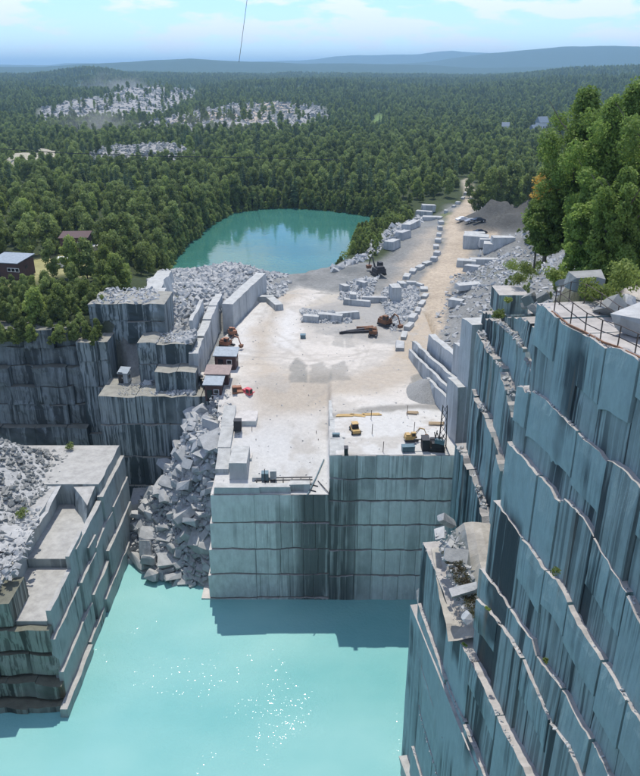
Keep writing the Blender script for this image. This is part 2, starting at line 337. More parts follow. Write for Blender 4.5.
# true ground colours per vertex: earth, gravel, haul road, grass
def ground_color(X, Y, Z):
    r = np.hypot(X, Y); C = np.zeros(X.shape + (3,)); C[...] = (0.045, 0.06, 0.025)
    def lay(c, m):
        m = np.clip(m, 0, 1)[..., None]; C[...] = C * (1 - m) + np.array(c) * m
    n1 = fbm(X, Y, 12) + .0; n2 = fbm(X, Y, 3.5)
    lay((0.05, 0.085, 0.05), sstep(900, 2200, r)); lay((0.035, 0.07, 0.05), sstep(3600, 4200, r))
    quarry = [(-36, 60), (-36, 120), (-24, 150), (-34, 185), (-40, 195), (-10, 195), (20, 200), (26, 235), (38, 270), (55, 292), (66, 292), (64, 262), (100, 235), (90, 140), (60, 92), (26, 76), (20, 60)]
    lay((0.21, 0.21, 0.20), (1 - sstep(-3, 3, sdist(X, Y, quarry) + n1 * 6)))
    lay((0.14, 0.145, 0.14), (1 - sstep(-3, 3, sdist(X, Y, quarry))) * sstep(0.0, 0.45, n2 + n1 * .6))
    lay((0.12, 0.14, 0.05), (1 - sstep(-3, 3, sdist(X, Y, quarry))) * sstep(0.25, 0.5, n1) * sstep(22, 34, X) * 0.8)
    lay((0.14, 0.14, 0.12), (1 - sstep(-2, 2, sdist(X, Y, GR2))) * sstep(-.2, .4, n1) * .6)
    lay((0.20, 0.20, 0.19), 1 - sstep(-2, 2, sdist(X, Y, G1)))
    lay((0.36, 0.31, 0.25), (1 - sstep(-3, 2, sdist(X, Y, TAN1) + n1 * 5)) * 0.9)
    lay((0.45, 0.42, 0.37), (1 - sstep(-2, 2, sdist(X, Y, YARD) + n1 * 3)))
    lay((0.40, 0.33, 0.25), 1 - sstep(-1.5, 1.0, sdist(X, Y, ROAD) + n2 * 1.5)); lay((0.46, 0.40, 0.32), 1 - sstep(-1.5, 1.5, sdist(X, Y, FARROAD)))
    lay((0.085, 0.085, 0.08), 1 - sstep(-4, 1, sdist(X, Y, MOUND)))
    lay((0.30, 0.28, 0.13), 1 - sstep(-3, 3, sdist(X, Y, HOUSECLEAR) + n1 * 6))
    pl = [(16, 5), (14, 40), (14.5, 50), (26, 56), (40, 50), (40, 5)]
    lay((0.40, 0.36, 0.31), (1 - sstep(-1, 3, sdist(X, Y, pl))) * (Y < 60)); lay((0.10, 0.10, 0.05), (sstep(60, 66, Y + n1 * 6) * (Y < 92) * (X > 20)) * .7)
    for p_ in (PILE1, PILE2, PILE3): lay((0.30, 0.29, 0.28), 1 - sstep(-8, 6, sdist(X, Y, p_) + n1 * 8))
    lay((0.40, 0.33, 0.26), (1 - sstep(-60, -20, sdist(X, Y, PILE1)))); lay((0.36, 0.33, 0.25), 1 - sstep(-5, 5, sdist(X, Y, PILE4)))
    lay((0.13, 0.20, 0.05), 1 - sstep(-6, 6, sdist(X, Y, STRIP)))
    return C
GC = ground_color(GX, GY, GZ).reshape(-1, 3)
ca = gm.color_attributes.new('tint', 'FLOAT_COLOR', 'POINT'); ca.data.foreach_set('color', np.concatenate([GC, np.ones((len(GC), 1))], 1).ravel().astype(np.float32))
def tintmat(name, bump=0.25, var=0.25, sc=1.3):
    m, n, l, b = newmat(name); pos = world_vec(n, l)
    at = n.new('ShaderNodeAttribute'); at.attribute_name = 'tint'
    t = ramp(n, l, noise_node(n, l, pos, sc, 7, 0.68), 0.3, 0.7); t2 = ramp(n, l, noise_node(n, l, pos, 0.12, 5, 0.6), 0.3, 0.7)
    c = mixc(n, l, 1.0, at.outputs['Color'], mixc(n, l, t, (1 - var,) * 3, (1 + var,) * 3), 'MULTIPLY')
    c = mixc(n, l, 1.0, c, mixc(n, l, t2, (1 - var * .6,) * 3, (1 + var * .5,) * 3), 'MULTIPLY')
    l.new(c, b.inputs['Base Color']); b.inputs['Roughness'].default_value = 0.9; b.inputs['Specular IOR Level'].default_value = 0.15
    bp = n.new('ShaderNodeBump'); bp.inputs['Strength'].default_value = 0.7; bp.inputs['Distance'].default_value = bump
    l.new(noise_node(n, l, pos, 1.6, 8, 0.7), bp.inputs['Height']); l.new(bp.outputs[0], b.inputs['Normal']); return m
gm.materials.append(tintmat('ground_surface')); ground = tag(link('ground', gm), kind='structure')

# ------------------------------------------------------------------ quarry floor (dusty working level)
fx = np.arange(-23.0, 22.6, 0.35); fy = np.arange(88.15, 172, 0.35); FX, FY = np.meshgrid(fx, fy, indexing='ij')
def floor_z(X, Y):
    z = -48.0 + 0.0 * X
    low = (1 - sstep(1.2, 1.9, X)) * np.clip((116 - Y) / 27.0, 0, 1); z = z - 6.2 * low
    z = z + fbm(X, Y, 8) * 0.25 * sstep(89, 96, Y); return z
fz = floor_z(FX, FY); sdf = sdist(FX, FY, FLOORPOLY); outY = sdist(FX, FY, YARD)
fz = fz - 1.6 * sstep(-0.5, 2.5, outY) * (FY > 118)
keep = sdf < 0.15
idx = -np.ones(FX.shape, int); idx[keep] = np.arange(keep.sum())
fverts = np.stack([FX, FY, fz], -1)[keep]
q = np.stack([idx[:-1, :-1], idx[1:, :-1], idx[1:, 1:], idx[:-1, 1:]], -1).reshape(-1, 4); q = q[(q >= 0).all(1)]
fm = mesh('quarry_floor', fverts, q.tolist(), None, True)
def floor_color(X, Y):
    C = np.zeros(X.shape + (3,)); C[...] = (0.52, 0.48, 0.43)
    def lay(c, m):
        m = np.clip(m, 0, 1)[..., None]; C[...] = C * (1 - m) + np.array(c) * m
    n1 = fbm(X, Y, 6); n2 = fbm(X, Y, 1.8)
    lay((0.52, 0.51, 0.49), 1 - sstep(95, 112, Y + n1 * 8))
    white = polyP([(228, 430), (232, 380), (262, 350), (300, 350), (300, 310), (262, 300), (226, 330), (212, 420)], -48); lay((0.53, 0.52, 0.50), .7 * (1 - sstep(-3, 2, sdist(X, Y, white))))
    trk = polyP([(395, 352), (360, 375), (300, 372), (268, 360), (272, 320), (300, 290), (288, 290), (258, 330), (250, 375), (262, 400), (300, 398), (380, 392), (430, 368)], -48)
    lay((0.40, 0.345, 0.28), .9 * (1 - sstep(-2, 3, sdist(X, Y, trk) + n1 * 3)))
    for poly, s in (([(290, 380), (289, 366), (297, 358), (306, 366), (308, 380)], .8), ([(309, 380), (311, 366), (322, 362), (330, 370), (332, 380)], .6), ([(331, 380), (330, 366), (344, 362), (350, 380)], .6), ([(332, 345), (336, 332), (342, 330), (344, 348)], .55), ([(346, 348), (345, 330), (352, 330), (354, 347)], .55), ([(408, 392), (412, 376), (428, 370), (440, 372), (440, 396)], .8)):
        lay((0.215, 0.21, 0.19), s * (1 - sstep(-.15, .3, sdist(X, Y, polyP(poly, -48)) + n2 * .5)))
    edge = polyP([(330, 414), (400, 404), (450, 402), (450, 408), (400, 409), (335, 417)], -48); lay((0.20, 0.19, 0.17), .8 * (1 - sstep(-.5, .8, sdist(X, Y, edge) + n2)))
    for poly, s in ((G1, .75), (polyP([(390, 336), (408, 318), (420, 298), (418, 286), (392, 285), (378, 297), (384, 318)], -48), .8), (polyP([(300, 323), (300, 309), (350, 312), (352, 324)], -48), .6)):
        lay((0.24, 0.235, 0.22), s * (1 - sstep(-1, 1, sdist(X, Y, poly) + n1 * 4)))
    lay((0.42, 0.38, 0.32), 1 - sstep(-1, 1, sdist(X, Y, polyP([(330, 292), (352, 284), (392, 262), (412, 262), (388, 280), (340, 300), (300, 310)], -48)) + n2))
    lay((0.40, 0.335, 0.26), 1 - sstep(-.6, .8, sdist(X, Y, ROAD) + n2))
    # wheel tracks
    for k, (cx, cy, rad) in enumerate(((0, 170, 44), (0, 170, 46.2), (6, 160, 40), (6, 160, 42), (-4, 150, 26), (30, 150, 40), (30, 150, 42.2), (-30, 135, 38), (-30, 135, 40))):
        d = np.abs(np.hypot(X - cx, Y - cy) - rad + n1 * 2.2); lay((0.34, 0.31, 0.27), .35 * (1 - sstep(.15, .55, d)) * (Y > 108))
    lay((0.38, 0.35, 0.31), .6 * sstep(.15, .5, n1 + n2 * .7)); return C
FC = floor_color(FX, FY)[keep]
ca = fm.color_attributes.new('tint', 'FLOAT_COLOR', 'POINT'); ca.data.foreach_set('color', np.concatenate([FC, np.ones((len(FC), 1))], 1).ravel().astype(np.float32))
fm.materials.append(tintmat('dusty_floor', 0.10, 0.10, 1.8)); quarry_floor = tag(link('quarry_floor', fm), kind='structure')
def fzz(x, y): return float(floor_z(np.array([x]), np.array([y]))[0])

# ------------------------------------------------------------------ water
def watermat(name, c1, c2, rough, wave, wscale, hz, spec=0.5):
    m, n, l, b = newmat(name); pos = world_vec(n, l)
    t = ramp(n, l, noise_node(n, l, pos, 1.0, 4, 0.55, (0.035, 0.05, 1)), 0.32, 0.68)
    l.new(mixc(n, l, t, c1, c2), b.inputs['Base Color']); b.inputs['Roughness'].default_value = rough; b.inputs['IOR'].default_value = 1.33; b.inputs['Specular IOR Level'].default_value = spec
    bp = n.new('ShaderNodeBump'); bp.inputs['Strength'].default_value = 1.0; bp.inputs['Distance'].default_value = wave
    area = ramp(n, l, noise_node(n, l, pos, 1.0, 3, 0.5, (0.06, 0.06, 1)), 0.35, 0.6)
    h = math_node(n, l, 'ADD', noise_node(n, l, pos, wscale, 2, 0.6), math_node(n, l, 'MULTIPLY', noise_node(n, l, pos, wscale * .2, 3, 0.5), 1.2))
    l.new(math_node(n, l, 'MULTIPLY', h, math_node(n, l, 'ADD', math_node(n, l, 'MULTIPLY', area, hz), 1 - hz)), bp.inputs['Height']); l.new(bp.outputs[0], b.inputs['Normal']); return m
WZ = -72.0
wm = mesh('quarry_water', [(-175, 8, WZ), (60, 8, WZ), (60, 124, WZ), (-175, 124, WZ)], [(0, 1, 2, 3)], watermat('milky_turquoise_water', (0.17, 0.41, 0.40), (0.27, 0.50, 0.475), 0.10, 0.085, 2.2, 0.95))
tag(link('quarry_water', wm), kind='structure')
LX = [p[0] for p in LAKE]; LY = [p[1] for p in LAKE]
wm2 = mesh('upper_lake', [(min(LX) - 6, min(LY) - 6, -52), (max(LX) + 4, min(LY) - 6, -52), (max(LX) + 4, max(LY) + 5, -52), (min(LX) - 6, max(LY) + 5, -52)], [(0, 1, 2, 3)], watermat('green_lake_water', (0.035, 0.135, 0.11), (0.05, 0.17, 0.14), 0.06, 0.03, 0.8, 0.5))
tag(link('upper_lake', wm2), kind='structure')

# ------------------------------------------------------------------ rock faces made of separate slabs
def slab(parent, mat, o, d, t, u0, u1, ztop, zbot, nx=None, nz=3, off=0.0, wob=0.05, name='granite_slab', top_wob=0.08, edge=0.05, batter=0.0, tilt=0.0):
    """o origin (x,y), d unit along, t unit vector into the rock * thickness; ztop/zbot numbers or functions of u"""
    o = Vector((o[0], o[1], 0)); d = Vector(d).to_3d() if len(d) == 2 else Vector(d); t = Vector(t); tn = t.normalized()
    ft = ztop if callable(ztop) else (lambda u: ztop); fb = zbot if callable(zbot) else (lambda u: zbot)
    nx = nx or max(2, int(abs(u1 - u0) / 1.6)); vs = []
    for j in range(nz + 1):
        for i in range(nx + 1):
            u = u0 + (u1 - u0) * i / nx; zt, zb = ft(u), fb(u); z = zt + (zb - zt) * j / nz
            if j == 0: z += (random.random() - .5) * top_wob
            p = o + d * u; e = edge if (i in (0, nx) or j in (0, nz)) else 0.0
            w = mnoise.noise(Vector((p.x * .35, p.y * .35, z * .35))) * wob * 2 + (random.random() - .5) * wob * (0.6 if j else 1.4)
            q_ = p + tn * (off + e + w + batter * (z - zb)); vs.append((q_.x, q_.y, z))
    nF = len(vs); per = [i for i in range(nx + 1)] + [j * (nx + 1) + nx for j in range(1, nz + 1)] + [nz * (nx + 1) + i for i in range(nx - 1, -1, -1)] + [j * (nx + 1) for j in range(nz - 1, 0, -1)]
    for i in per: v = Vector(vs[i]); v2 = v + t - tn * 0.0; vs.append((v2.x, v2.y, v2.z + (tilt if i <= nx else 0)))
    fs = []
    flip = (d.cross(Vector((0, 0, 1)))).dot(tn) < 0   # orientation
    for j in range(nz):
        for i in range(nx):
            a = j * (nx + 1) + i; fs.append((a, a + 1, a + nx + 2, a + nx + 1))
    n = len(per)
    for k in range(n): fs.append((per[k], nF + k, nF + (k + 1) % n, per[(k + 1) % n]))
    fs.append(tuple(nF + k for k in range(n)))
    me = mesh(name, vs, fs, mat); bmm = bmesh.new(); bmm.from_mesh(me); bmesh.ops.recalc_face_normals(bmm, faces=bmm.faces); bmm.to_mesh(me); bmm.free()
    return link(name, me, parent)

# --- right cliff, near section: benches traced on parallel joint planes
right_cliff = empty('cliff'); tag(right_cliff, kind='structure')
BENCH = [ # c, top line in the photo, far-end pixel first; cracks as pixel x
 (20.0, [(537,303),(545,308),(556,318),(565,325),(582,333),(600,343),(608,348),(615,347),(622,350),(627,354),(640,360),(670,378),(700,398)], [558, 582, 607, 640], -23, 12),
 (19.78, [(517,385),(523,388),(527,394),(531,391),(540,397),(553,408),(562,418),(572,427),(577,434),(584,440),(595,450),(601,456),(605,462),(611,460),(622,470),(633,480),(640,489),(680,530),(720,580)], [529, 576, 606, 642], -31, 6),
 (19.55, [(507,442),(520,455),(528,465),(537,476),(540,478),(550,490),(556,503),(562,500),(572,508),(583,522),(590,537),(600,552),(612,572),(625,592),(638,618),(650,642),(680,700)], [537, 558, 591, 626], -38, 5),
 (19.30, [(492,500),(507,518),(520,537),(532,552),(544,570),(557,582),(566,597),(568,605),(576,620),(585,636),(604,666),(625,698),(640,722),(670,775),(700,830)], [521, 545, 568, 601, 627], -43, 5),
 (19.07, [(479,568),(494,586),(505,603),(520,626),(531,640),(535,655),(545,668),(559,685),(571,707),(584,730),(595,750),(606,775),(640,835)], [509, 536, 561, 590], -52, 5),
 (18.75, [(475,599),(484,607),(490,614),(500,627),(509,639),(520,657),(532,684),(544,711),(548,722),(558,735),(567,748),(578,775),(610,840)], [497, 521, 548], -60, 5),
 (18.1, [(421,542),(426,552),(432,566),(443,594),(450,616),(456,636),(464,651),(480,681),(492,707),(503,732),(516,756),(530,785),(550,830)], [447, 470, 496], -60, 6),
 (17.86, [(418,603),(423,618),(430,638),(443,675),(448,690),(454,705),(464,726),(475,752),(484,776),(505,830)], [445, 463], -66, 5),
 (17.66, [(417,652),(424,675),(436,715),(444,742),(451,765),(468,815)], [437], -72, 5),
 (17.47, [(417,704),(419,715),(427,745),(436,776),(452,830)], [431], -76, 5),
 (17.3, [(411,745),(415,758),(421,778),(432,815)], [], -78, 5),
]
LEDGE = []
for bi, (c, line, cracks, zb, thick) in enumerate(BENCH):
    pts = [PC(x, y, c) for x, y in line]; us = [p.y / D85.y for p in pts]; zs = [p.z for p in pts]
    order = np.argsort(us); U = np.array(us)[order]; Z = np.array(zs)[order]
    umin = 6.0; umax = U[-1]; LEDGE.append((c, U, Z))
    cu = sorted([float(np.interp(cx, [q_[0] for q_ in line], us)) for cx in cracks])
    bounds = [umin] + cu + [umax]
    ft = (lambda U, Z: (lambda u: float(np.interp(u, U, Z))))(U, Z)
    for k in range(len(bounds) - 1):
        a, b = bounds[k] + 0.075, bounds[k + 1] - 0.075
        if b - a < 0.3: continue
        nn_ = max(3, int((b - a) / 0.4)); of = random.uniform(-.07, .10); q_ = random.random()
        if bi in (1, 3, 5, 7) and q_ < .75 or q_ < .3:
            h1 = random.uniform(2.3, 3.7); sl = random.uniform(-.06, .06)
            fm_ = (lambda f, h1, a, sl: (lambda u: f(u) - h1 - sl * (u - a) - .10 * mnoise.noise(Vector((u * .8, h1, 0)))))(ft, h1, a, sl)
            slab(right_cliff, M['cliff'], (c, 0), D85, -N85 * thick, a, b, ft, fm_, nx=nn_, nz=4, off=of, wob=0.03, top_wob=0.16, edge=0.04)
            slab(right_cliff, M['cliffs'], (c, 0), D85, -N85 * (thick - .3), a - .03, b + .03, fm_, zb, nx=nn_, nz=6, off=of + .17, wob=0.05, top_wob=0.02, edge=0.02)
        else: slab(right_cliff, M['cliffs' if q_ > .78 else 'cliff'], (c, 0), D85, -N85 * thick, a, b, ft, zb, nx=nn_, nz=7, off=of, wob=0.035, top_wob=0.16, edge=0.04)
# foot column at the water
slab(right_cliff, M['pillar'], (16.9, 0), D85, -N85 * 4, 30, PC(402, 712, 16.9).y + .3, -66.5, -78, nx=6, nz=5, off=0, wob=0.15, top_wob=.4)
slab(right_cliff, M['cliff'], (17.5, 0), D85, -N85 * 5, 40, PC(411, 640, 17.5).y + 2.0, -48.5, -78, nx=4, nz=5, off=.15, wob=0.06, top_wob=.4)

# --- right cliff, recessed far section
far_cliff = empty('cliff'); tag(far_cliff, kind='structure')
for c, line, cracks, zb, thick in [
 (35.0, [(483,312),(500,316),(515,318),(528,321),(537,330),(548,345),(580,380)], [502, 522], -40, 8),
 (34.0, [(487,318),(501,325),(514,340),(523,355),(526,365),(545,395)], [508], -46, 6),
 (33.0, [(477,330),(484,344),(491,357),(501,374),(506,391),(512,413),(530,450)], [493, 506], -52, 6),
 (32.0, [(469,389),(475,402),(482,414),(490,434),(501,467),(520,520)], [484, 497], -62, 7),
 (31.0, [(455,444),(462,458),(468,470),(475,490),(487,533),(500,570)], [468, 480], -78, 7)]:
    pts = [PC(x, y, c) for x, y in line]; us = [p.y / D85.y for p in pts]; zs = [p.z for p in pts]
    order = np.argsort(us); U = np.array(us)[order]; Z = np.array(zs)[order]
    bounds = [56.0] + sorted([float(np.interp(cx, [q_[0] for q_ in line], us)) for cx in cracks]) + [U[-1]]
    ft = (lambda U, Z: (lambda u: float(np.interp(u, U, Z))))(U, Z)
    bb_ = [bounds[0]]
    for b_ in bounds[1:]:
        while b_ - bb_[-1] > 3.2: bb_.append(bb_[-1] + random.uniform(1.3, 2.8))
        bb_.append(b_)
    bounds = bb_; LEDGE.append((c, U, Z))
    for k in range(len(bounds) - 1):
        slab(far_cliff, M[random.choice(['cliff', 'cliffs', 'cliffs'])], (c, 0), D85, -N85 * thick, bounds[k] + .05, bounds[k + 1] - .05, ft, zb, nx=max(3, int((bounds[k + 1] - bounds[k]) / .5)), nz=9, off=random.uniform(-.28, .28), wob=0.1, top_wob=0.45)
# standing slabs where the cliff comes down to the floor
for (c, Y0, Y1, zt, w) in [(33.4, 92.2, 96.5, -30.5, 3.0), (32.3, 92.4, 97, -39.5, 2.2), (33.7, 98, 112, -44.6, .5), (34.5, 97, 126, -43.6, .5), (35.6, 99, 128, -42.6, .6), (37.2, 100, 124, -40.5, 1.2), (36.4, 97, 108, -37.5, .8)]:
    slab(far_cliff, M['pale'], (c, 0), D85, -N85 * w, Y0, Y1, lambda u: zt + (u - Y0) * -.10, -50, nz=4, wob=.08, top_wob=.2)

# --- front block
face_block = empty('quarry_face'); tag(face_block, kind='structure')
xs_low = [PY(x, 510, 88).x for x in (211, 254, 256.5, 277, 290, 303, 316, 329.5)]
xs_hi = [PY(x, 470, 88).x for x in (329.5, 343, 356, 358.5, 374, 388, 405, 424, 440, 455)]
lv = lambda px, ys: [PY(px, y, 88).z for y in ys]
zlow = [-54.25] + lv(260, (522, 548, 573, 596)) + [-78]
zhi = [-48.05] + lv(390, (478, 500, 524, 549, 574)) + [-78]
def wavy(z, s, amp=.3): return lambda u: z + amp * mnoise.noise(Vector((u * .35, s * 7.1, 0))) + .1 * mnoise.noise(Vector((u * 1.7, s * 3.1, 4)))
for xs, zz, sd_ in ((xs_low, zlow, 1), (xs_hi, zhi, 20)):
    fn = [wavy(z, sd_ + k, 0.0 if k == 0 else .22) for k, z in enumerate(zz)]
    xs0 = xs
    for r_ in range(len(zz) - 1):
        xs = [x_ if k in (0, len(xs0) - 1) else x_ + random.uniform(-.45, .45) * min(1, (xs0[k + 1] - xs0[k]) / 1.2) for k, x_ in enumerate(xs0)]
        for k in range(len(xs) - 1):
            g = .24 if r_ else 0.02
            top = (lambda f, g: (lambda u: f(u) - g))(fn[r_], g)
            first = 0.9 if (k == 0 and sd_ == 1 and r_ == 4) else 0
            slab(face_block, M['block'], (0, 88), (1, 0, 0), Vector((0, 9 + r_, 0)), xs[k] - (0.35 * r_ if (k == 0 and sd_ == 1) else 0) + .022 - first, xs[k + 1] - .022, top, fn[r_ + 1], nx=max(4, int((xs[k + 1] - xs[k]) / .9)), nz=4,
                 off=-0.05 * r_ + random.uniform(-.10, .08), wob=.04, top_wob=.03 if r_ == 0 else .06, edge=.05)
# left flank of the block
for r_ in range(5):
    for a, b in ((88.4, 95), (95.1, 103), (103.1, 112)):
        slab(face_block, M['block'], (-15.1 - .35 * r_, 0), (0, 1, 0), Vector((5, 0, 0)), a, b, (zlow[r_] + (min(a - 88, 20) * .27 if r_ == 0 else 0)) - .03, zlow[r_ + 1], nz=3, off=random.uniform(0, .2), wob=.12)
# step between the low corner and the raised deck (its west side)
for a, b in ((88.2, 93), (93.1, 99), (99.1, 106)):
    slab(face_block, M['pale'], (1.35, 0), (0, 1, 0), Vector((2, 0, 0)), a, b, -48.0, -55, nz=2, wob=.05, top_wob=.03)

# --- left pillar
pillar = empty('rock_pillar', label='stepped grey granite pillar rising from the turquoise water at the lower left', cat='rock pillar')
def bx(x0, x1, y0, y1, zt, zb=-78, mat='pillar', par=None, wob=.1):
    """a stack piece: right-facing wall, with its front"""
    return slab(par or pillar, M[mat], (x1, 0), (0, 1, 0), Vector((-(x1 - x0), 0, 0)), y0, y1, zt, zb, nx=max(3, int((y1 - y0) / 1.3)), nz=4, wob=wob, top_wob=.15, edge=.05)
bx(-80, -32.4, 94, 106, -56.0); bx(-80, -38.6, 80.6, 94, -56.3); bx(-44, -32.6, 80.6, 93.9, -59.4); bx(-80, -38.6, 70.5, 80.5, -57.3); bx(-43.9, -32.6, 70.2, 80.5, -60.7)
# wedge of rock left on the ledge, blades along the edge
mb = MB(); mb.add([(-36.6, 93.9, -60), (-33.0, 93.9, -60), (-33.0, 87.6, -60), (-34.4, 90.2, -60), (-36.2, 93.9, -56.4), (-33.0, 93.9, -56.3), (-33.0, 89.6, -56.9), (-34.3, 91.4, -56.6)], [(3, 2, 1, 0), (4, 5, 6, 7), (0, 1, 5, 4), (1, 2, 6, 5), (2, 3, 7, 6), (3, 0, 4, 7)]).build('rock_wedge', M['pillar'], pillar)
for x1, w, y0, y1, zt in [(-31.7, .9, 93, 105.6, -57.6), (-31.9, .7, 80.8, 92.6, -58.0), (-32.1, .5, 78.4, 84.0, -57.4), (-32.0, .6, 70.3, 78.2, -59.3), (-31.3, .6, 96, 105, -61.2), (-31.45, .5, 86.5, 95.6, -61.8), (-31.4, .6, 79.5, 86.2, -62.4), (-31.6, .7, 69.2, 79.0, -62.6),
                          (-30.8, .6, 90, 103.5, -65.0), (-30.9, .6, 82.0, 89.6, -66.4), (-31.1, .6, 68.6, 81.4, -67.2), (-30.4, .5, 85, 99, -69.6), (-30.6, .6, 77.5, 84.5, -70.6), (-30.3, .9, 66.2, 77.2, -70.7), (-31.6, .6, 84.3, 87.5, -60.4)]:
    bx(x1 - w, x1, y0, y1, zt, wob=.06)
for k, (yf, zt, zb_) in enumerate([(69.4, -57.6, -61.0), (69.1, -61.3, -64.6), (68.8, -65.0, -68.1), (68.0, -68.6, -70.7), (66.9, -71.2, -78)]):
    xr = (-36.4, -32.2, -31.6, -31.2, -30.9)[k]; x = xr
    while x > -62:
        w = random.uniform(3.2, 6)
        slab(pillar, M['pfront'], (0, yf), (1, 0, 0), Vector((0, 5, 0)), x - w, x - .05, wavy(zt, 50 + k, .35), zb_, nx=max(3, int(w)), nz=3, off=random.uniform(-.3, .35), wob=.22, top_wob=.2); x -= w

# --- terrace walls left of the floor
terrace = empty('quarry_terrace'); tag(terrace, kind='structure')
def wallrow(par, mat, x0, x1, y, zs, wmin, wmax, thick, seed, wob=.15, offs=.25, dirv=(1, 0, 0), step=0.0):
    st_ = random.getstate(); random.seed(seed); d = Vector(dirv).normalized(); tv = Vector((0, 0, 1)).cross(d) * thick
    if tv.y < 0: tv = -tv
    L = (x1 - x0)
    for r_ in range(len(zs) - 1):
        u = 0
        ft, fb = wavy(zs[r_], seed + r_, .35), wavy(zs[r_ + 1], seed + r_ + 1, .35)
        while u < L - .01:
            w = min(random.uniform(wmin, wmax), L - u)
            if L - u - w < wmin * .5: w = L - u
            slab(par, M[mat], (x0, y), d, tv, u + .04, u + w - .04, (lambda f: (lambda q_: f(q_) - .08))(ft), fb, nx=max(3, int(w / 1.2)), nz=4, off=-step * r_ + random.uniform(-offs, offs), wob=wob, top_wob=.2); u += w
    random.setstate(st_)
wallrow(terrace, 'terrace', -36.6, -16.2, 111.3, [-49.6, -54.6, -60.5, -66, -78], 3.5, 8, 8, 101, step=.4)
wallrow(terrace, 'terrace', -27.5, -20.6, 113.6, [-46.2, -50.2], 2.5, 4, 4, 111)
wallrow(terrace, 'terrace', -31.0, -21.6, 117.5, [-42.6, -46.5, -50.4], 3, 7, 6, 121, wob=.25)
wallrow(terrace, 'terrace', -40.5, -27.0, 123.5, [-37.6, -40.6, -44.6, -50.4], 4, 8, 8, 131, wob=.3, offs=.5)
wallrow(terrace, 'terrace', -41.5, -36.2, 118.5, [-42.6, -46.2, -51, -60, -78], 2.4, 4.4, 5, 141, wob=.2, offs=.4)
wallrow(terrace, 'rock', -31.5, -20.0, 104.2, [-66.4, -78], 3, 5, 7, 151, wob=.25, dirv=(1, .12, 0))
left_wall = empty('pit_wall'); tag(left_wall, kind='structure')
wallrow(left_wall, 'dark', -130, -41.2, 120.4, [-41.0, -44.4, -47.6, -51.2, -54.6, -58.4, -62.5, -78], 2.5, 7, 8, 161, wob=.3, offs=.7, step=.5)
# slanting shoulders beside the thin wall
thin = empty('quarry_wall', label='long thin pale granite wall left standing along the west side of the dusty quarry floor', cat='rock wall')
for a, b, zt, x in ((116.5, 124, -44.0, -20.55), (124.05, 133, -43.7, -20.5), (133.05, 141, -43.4, -20.45), (141.05, 150, -43.3, -20.4)):
    slab(thin, M['pale'], (x, 0), (0, 1, 0), Vector((-1.6, 0, 0)), a, b, zt, -51, nz=4, wob=.1, off=random.uniform(-.05, .05), top_wob=.3)
for a, b, zt, x in ((118, 127, -43.5, -22.6), (127.05, 139, -41.6, -22.8)):
    slab(thin, M['pale'], (x, 0), (0, 1, 0), Vector((-.7, 0, 0)), a, b, zt, -51, nz=4, wob=.1, top_wob=.5)
w2 = empty('quarry_wall', label='short high sawn granite wall holding back the rubble heap near the upper lake', cat='rock wall')
dv = Vector((5, 24, 0)).normalized()
for a, b in ((0, 7), (7.05, 15.5), (15.55, 25)):
    slab(w2, M['pale'], (-17.4, 142), dv, Vector((-2.2, .4, 0)), a, b, -43.2, -50, nz=3, wob=.06, off=random.uniform(-.05, .05), top_wob=.15)
w3 = empty('quarry_wall', label='stepped grey granite buttress curving up from the terrace to the rubble above the lake', cat='rock wall')
for y0, y1, x0, zt in ((124, 129, -27.0, -38.4), (129.1, 136, -27.4, -38.0), (136.1, 145, -28.6, -38.2), (145.1, 156, -30.5, -40)):
    slab(w3, M['pale'], (x0, 0), (0, 1, 0), Vector((-3, 0, 0)), y0, y1, zt, -51, nz=4, wob=.25, off=random.uniform(-.3, .3), top_wob=.6, batter=.12)

# ------------------------------------------------------------------ rubble slope under the boulders
def heap(name, xr, yr, step, zf, mat, amp=.6, kind='structure', **kw):
    X, Y = np.meshgrid(np.arange(xr[0], xr[1], step), np.arange(yr[0], yr[1], step), indexing='ij'); Z = zf(X, Y) + fbm(X, Y, 3, 3) * amp
    n0, n1 = X.shape; v = np.stack([X, Y, Z], -1).reshape(-1, 3); i, j = np.meshgrid(np.arange(n0 - 1), np.arange(n1 - 1), indexing='ij'); a = (i * n1 + j).ravel()
    me = mesh(name, v, np.stack([a, a + n1, a + n1 + 1, a + 1], -1).tolist(), mat); return tag(link(name, me), kind=kind, **kw)
pile_z = lambda X, Y: np.minimum(-53.2 + .25 * np.clip(Y - 104, 0, 6), -72.6 + 1.22 * (np.minimum(Y, 106) - 92.5) + 1.25 * (X + 24) * (0.4 + .6 * sstep(92, 100, Y)) - 1.15 * np.maximum(0, Y - 102.5) * np.clip((-20.5 - X) / 4, 0, 1))
heap('rubble_slope', (-32.5, -15.3), (90, 114), .8, lambda X, Y: pile_z(X, Y) - .5, M['rock'])
heap('rubble_bank', (-72, -37), (78, 106), 1.0, lambda X, Y: -56.4 + 4.2 * sstep(-39.5, -50, X) * (1 - sstep(100, 106, Y)) - .7 * (1 - sstep(-41, -38.5, -np.abs(X) * 1.0 + 0)) * 0, M['rock'], .8)
shelf_z = lambda Y: -38.6 + (Y - 48) * .10
heap('rubble_shelf', (10.2, 22), (46, 64), .7, lambda X, Y: -40.8 + 2.6 * sstep(0.6, 3.5, X - (18.2 - K85 * Y)) + (Y - 54) * .12 - 12 * sstep(56.5, 60, Y), granite('shelf_rubble', (0.22, 0.24, 0.24), (0.40, 0.37, 0.32), .3), 1.0)

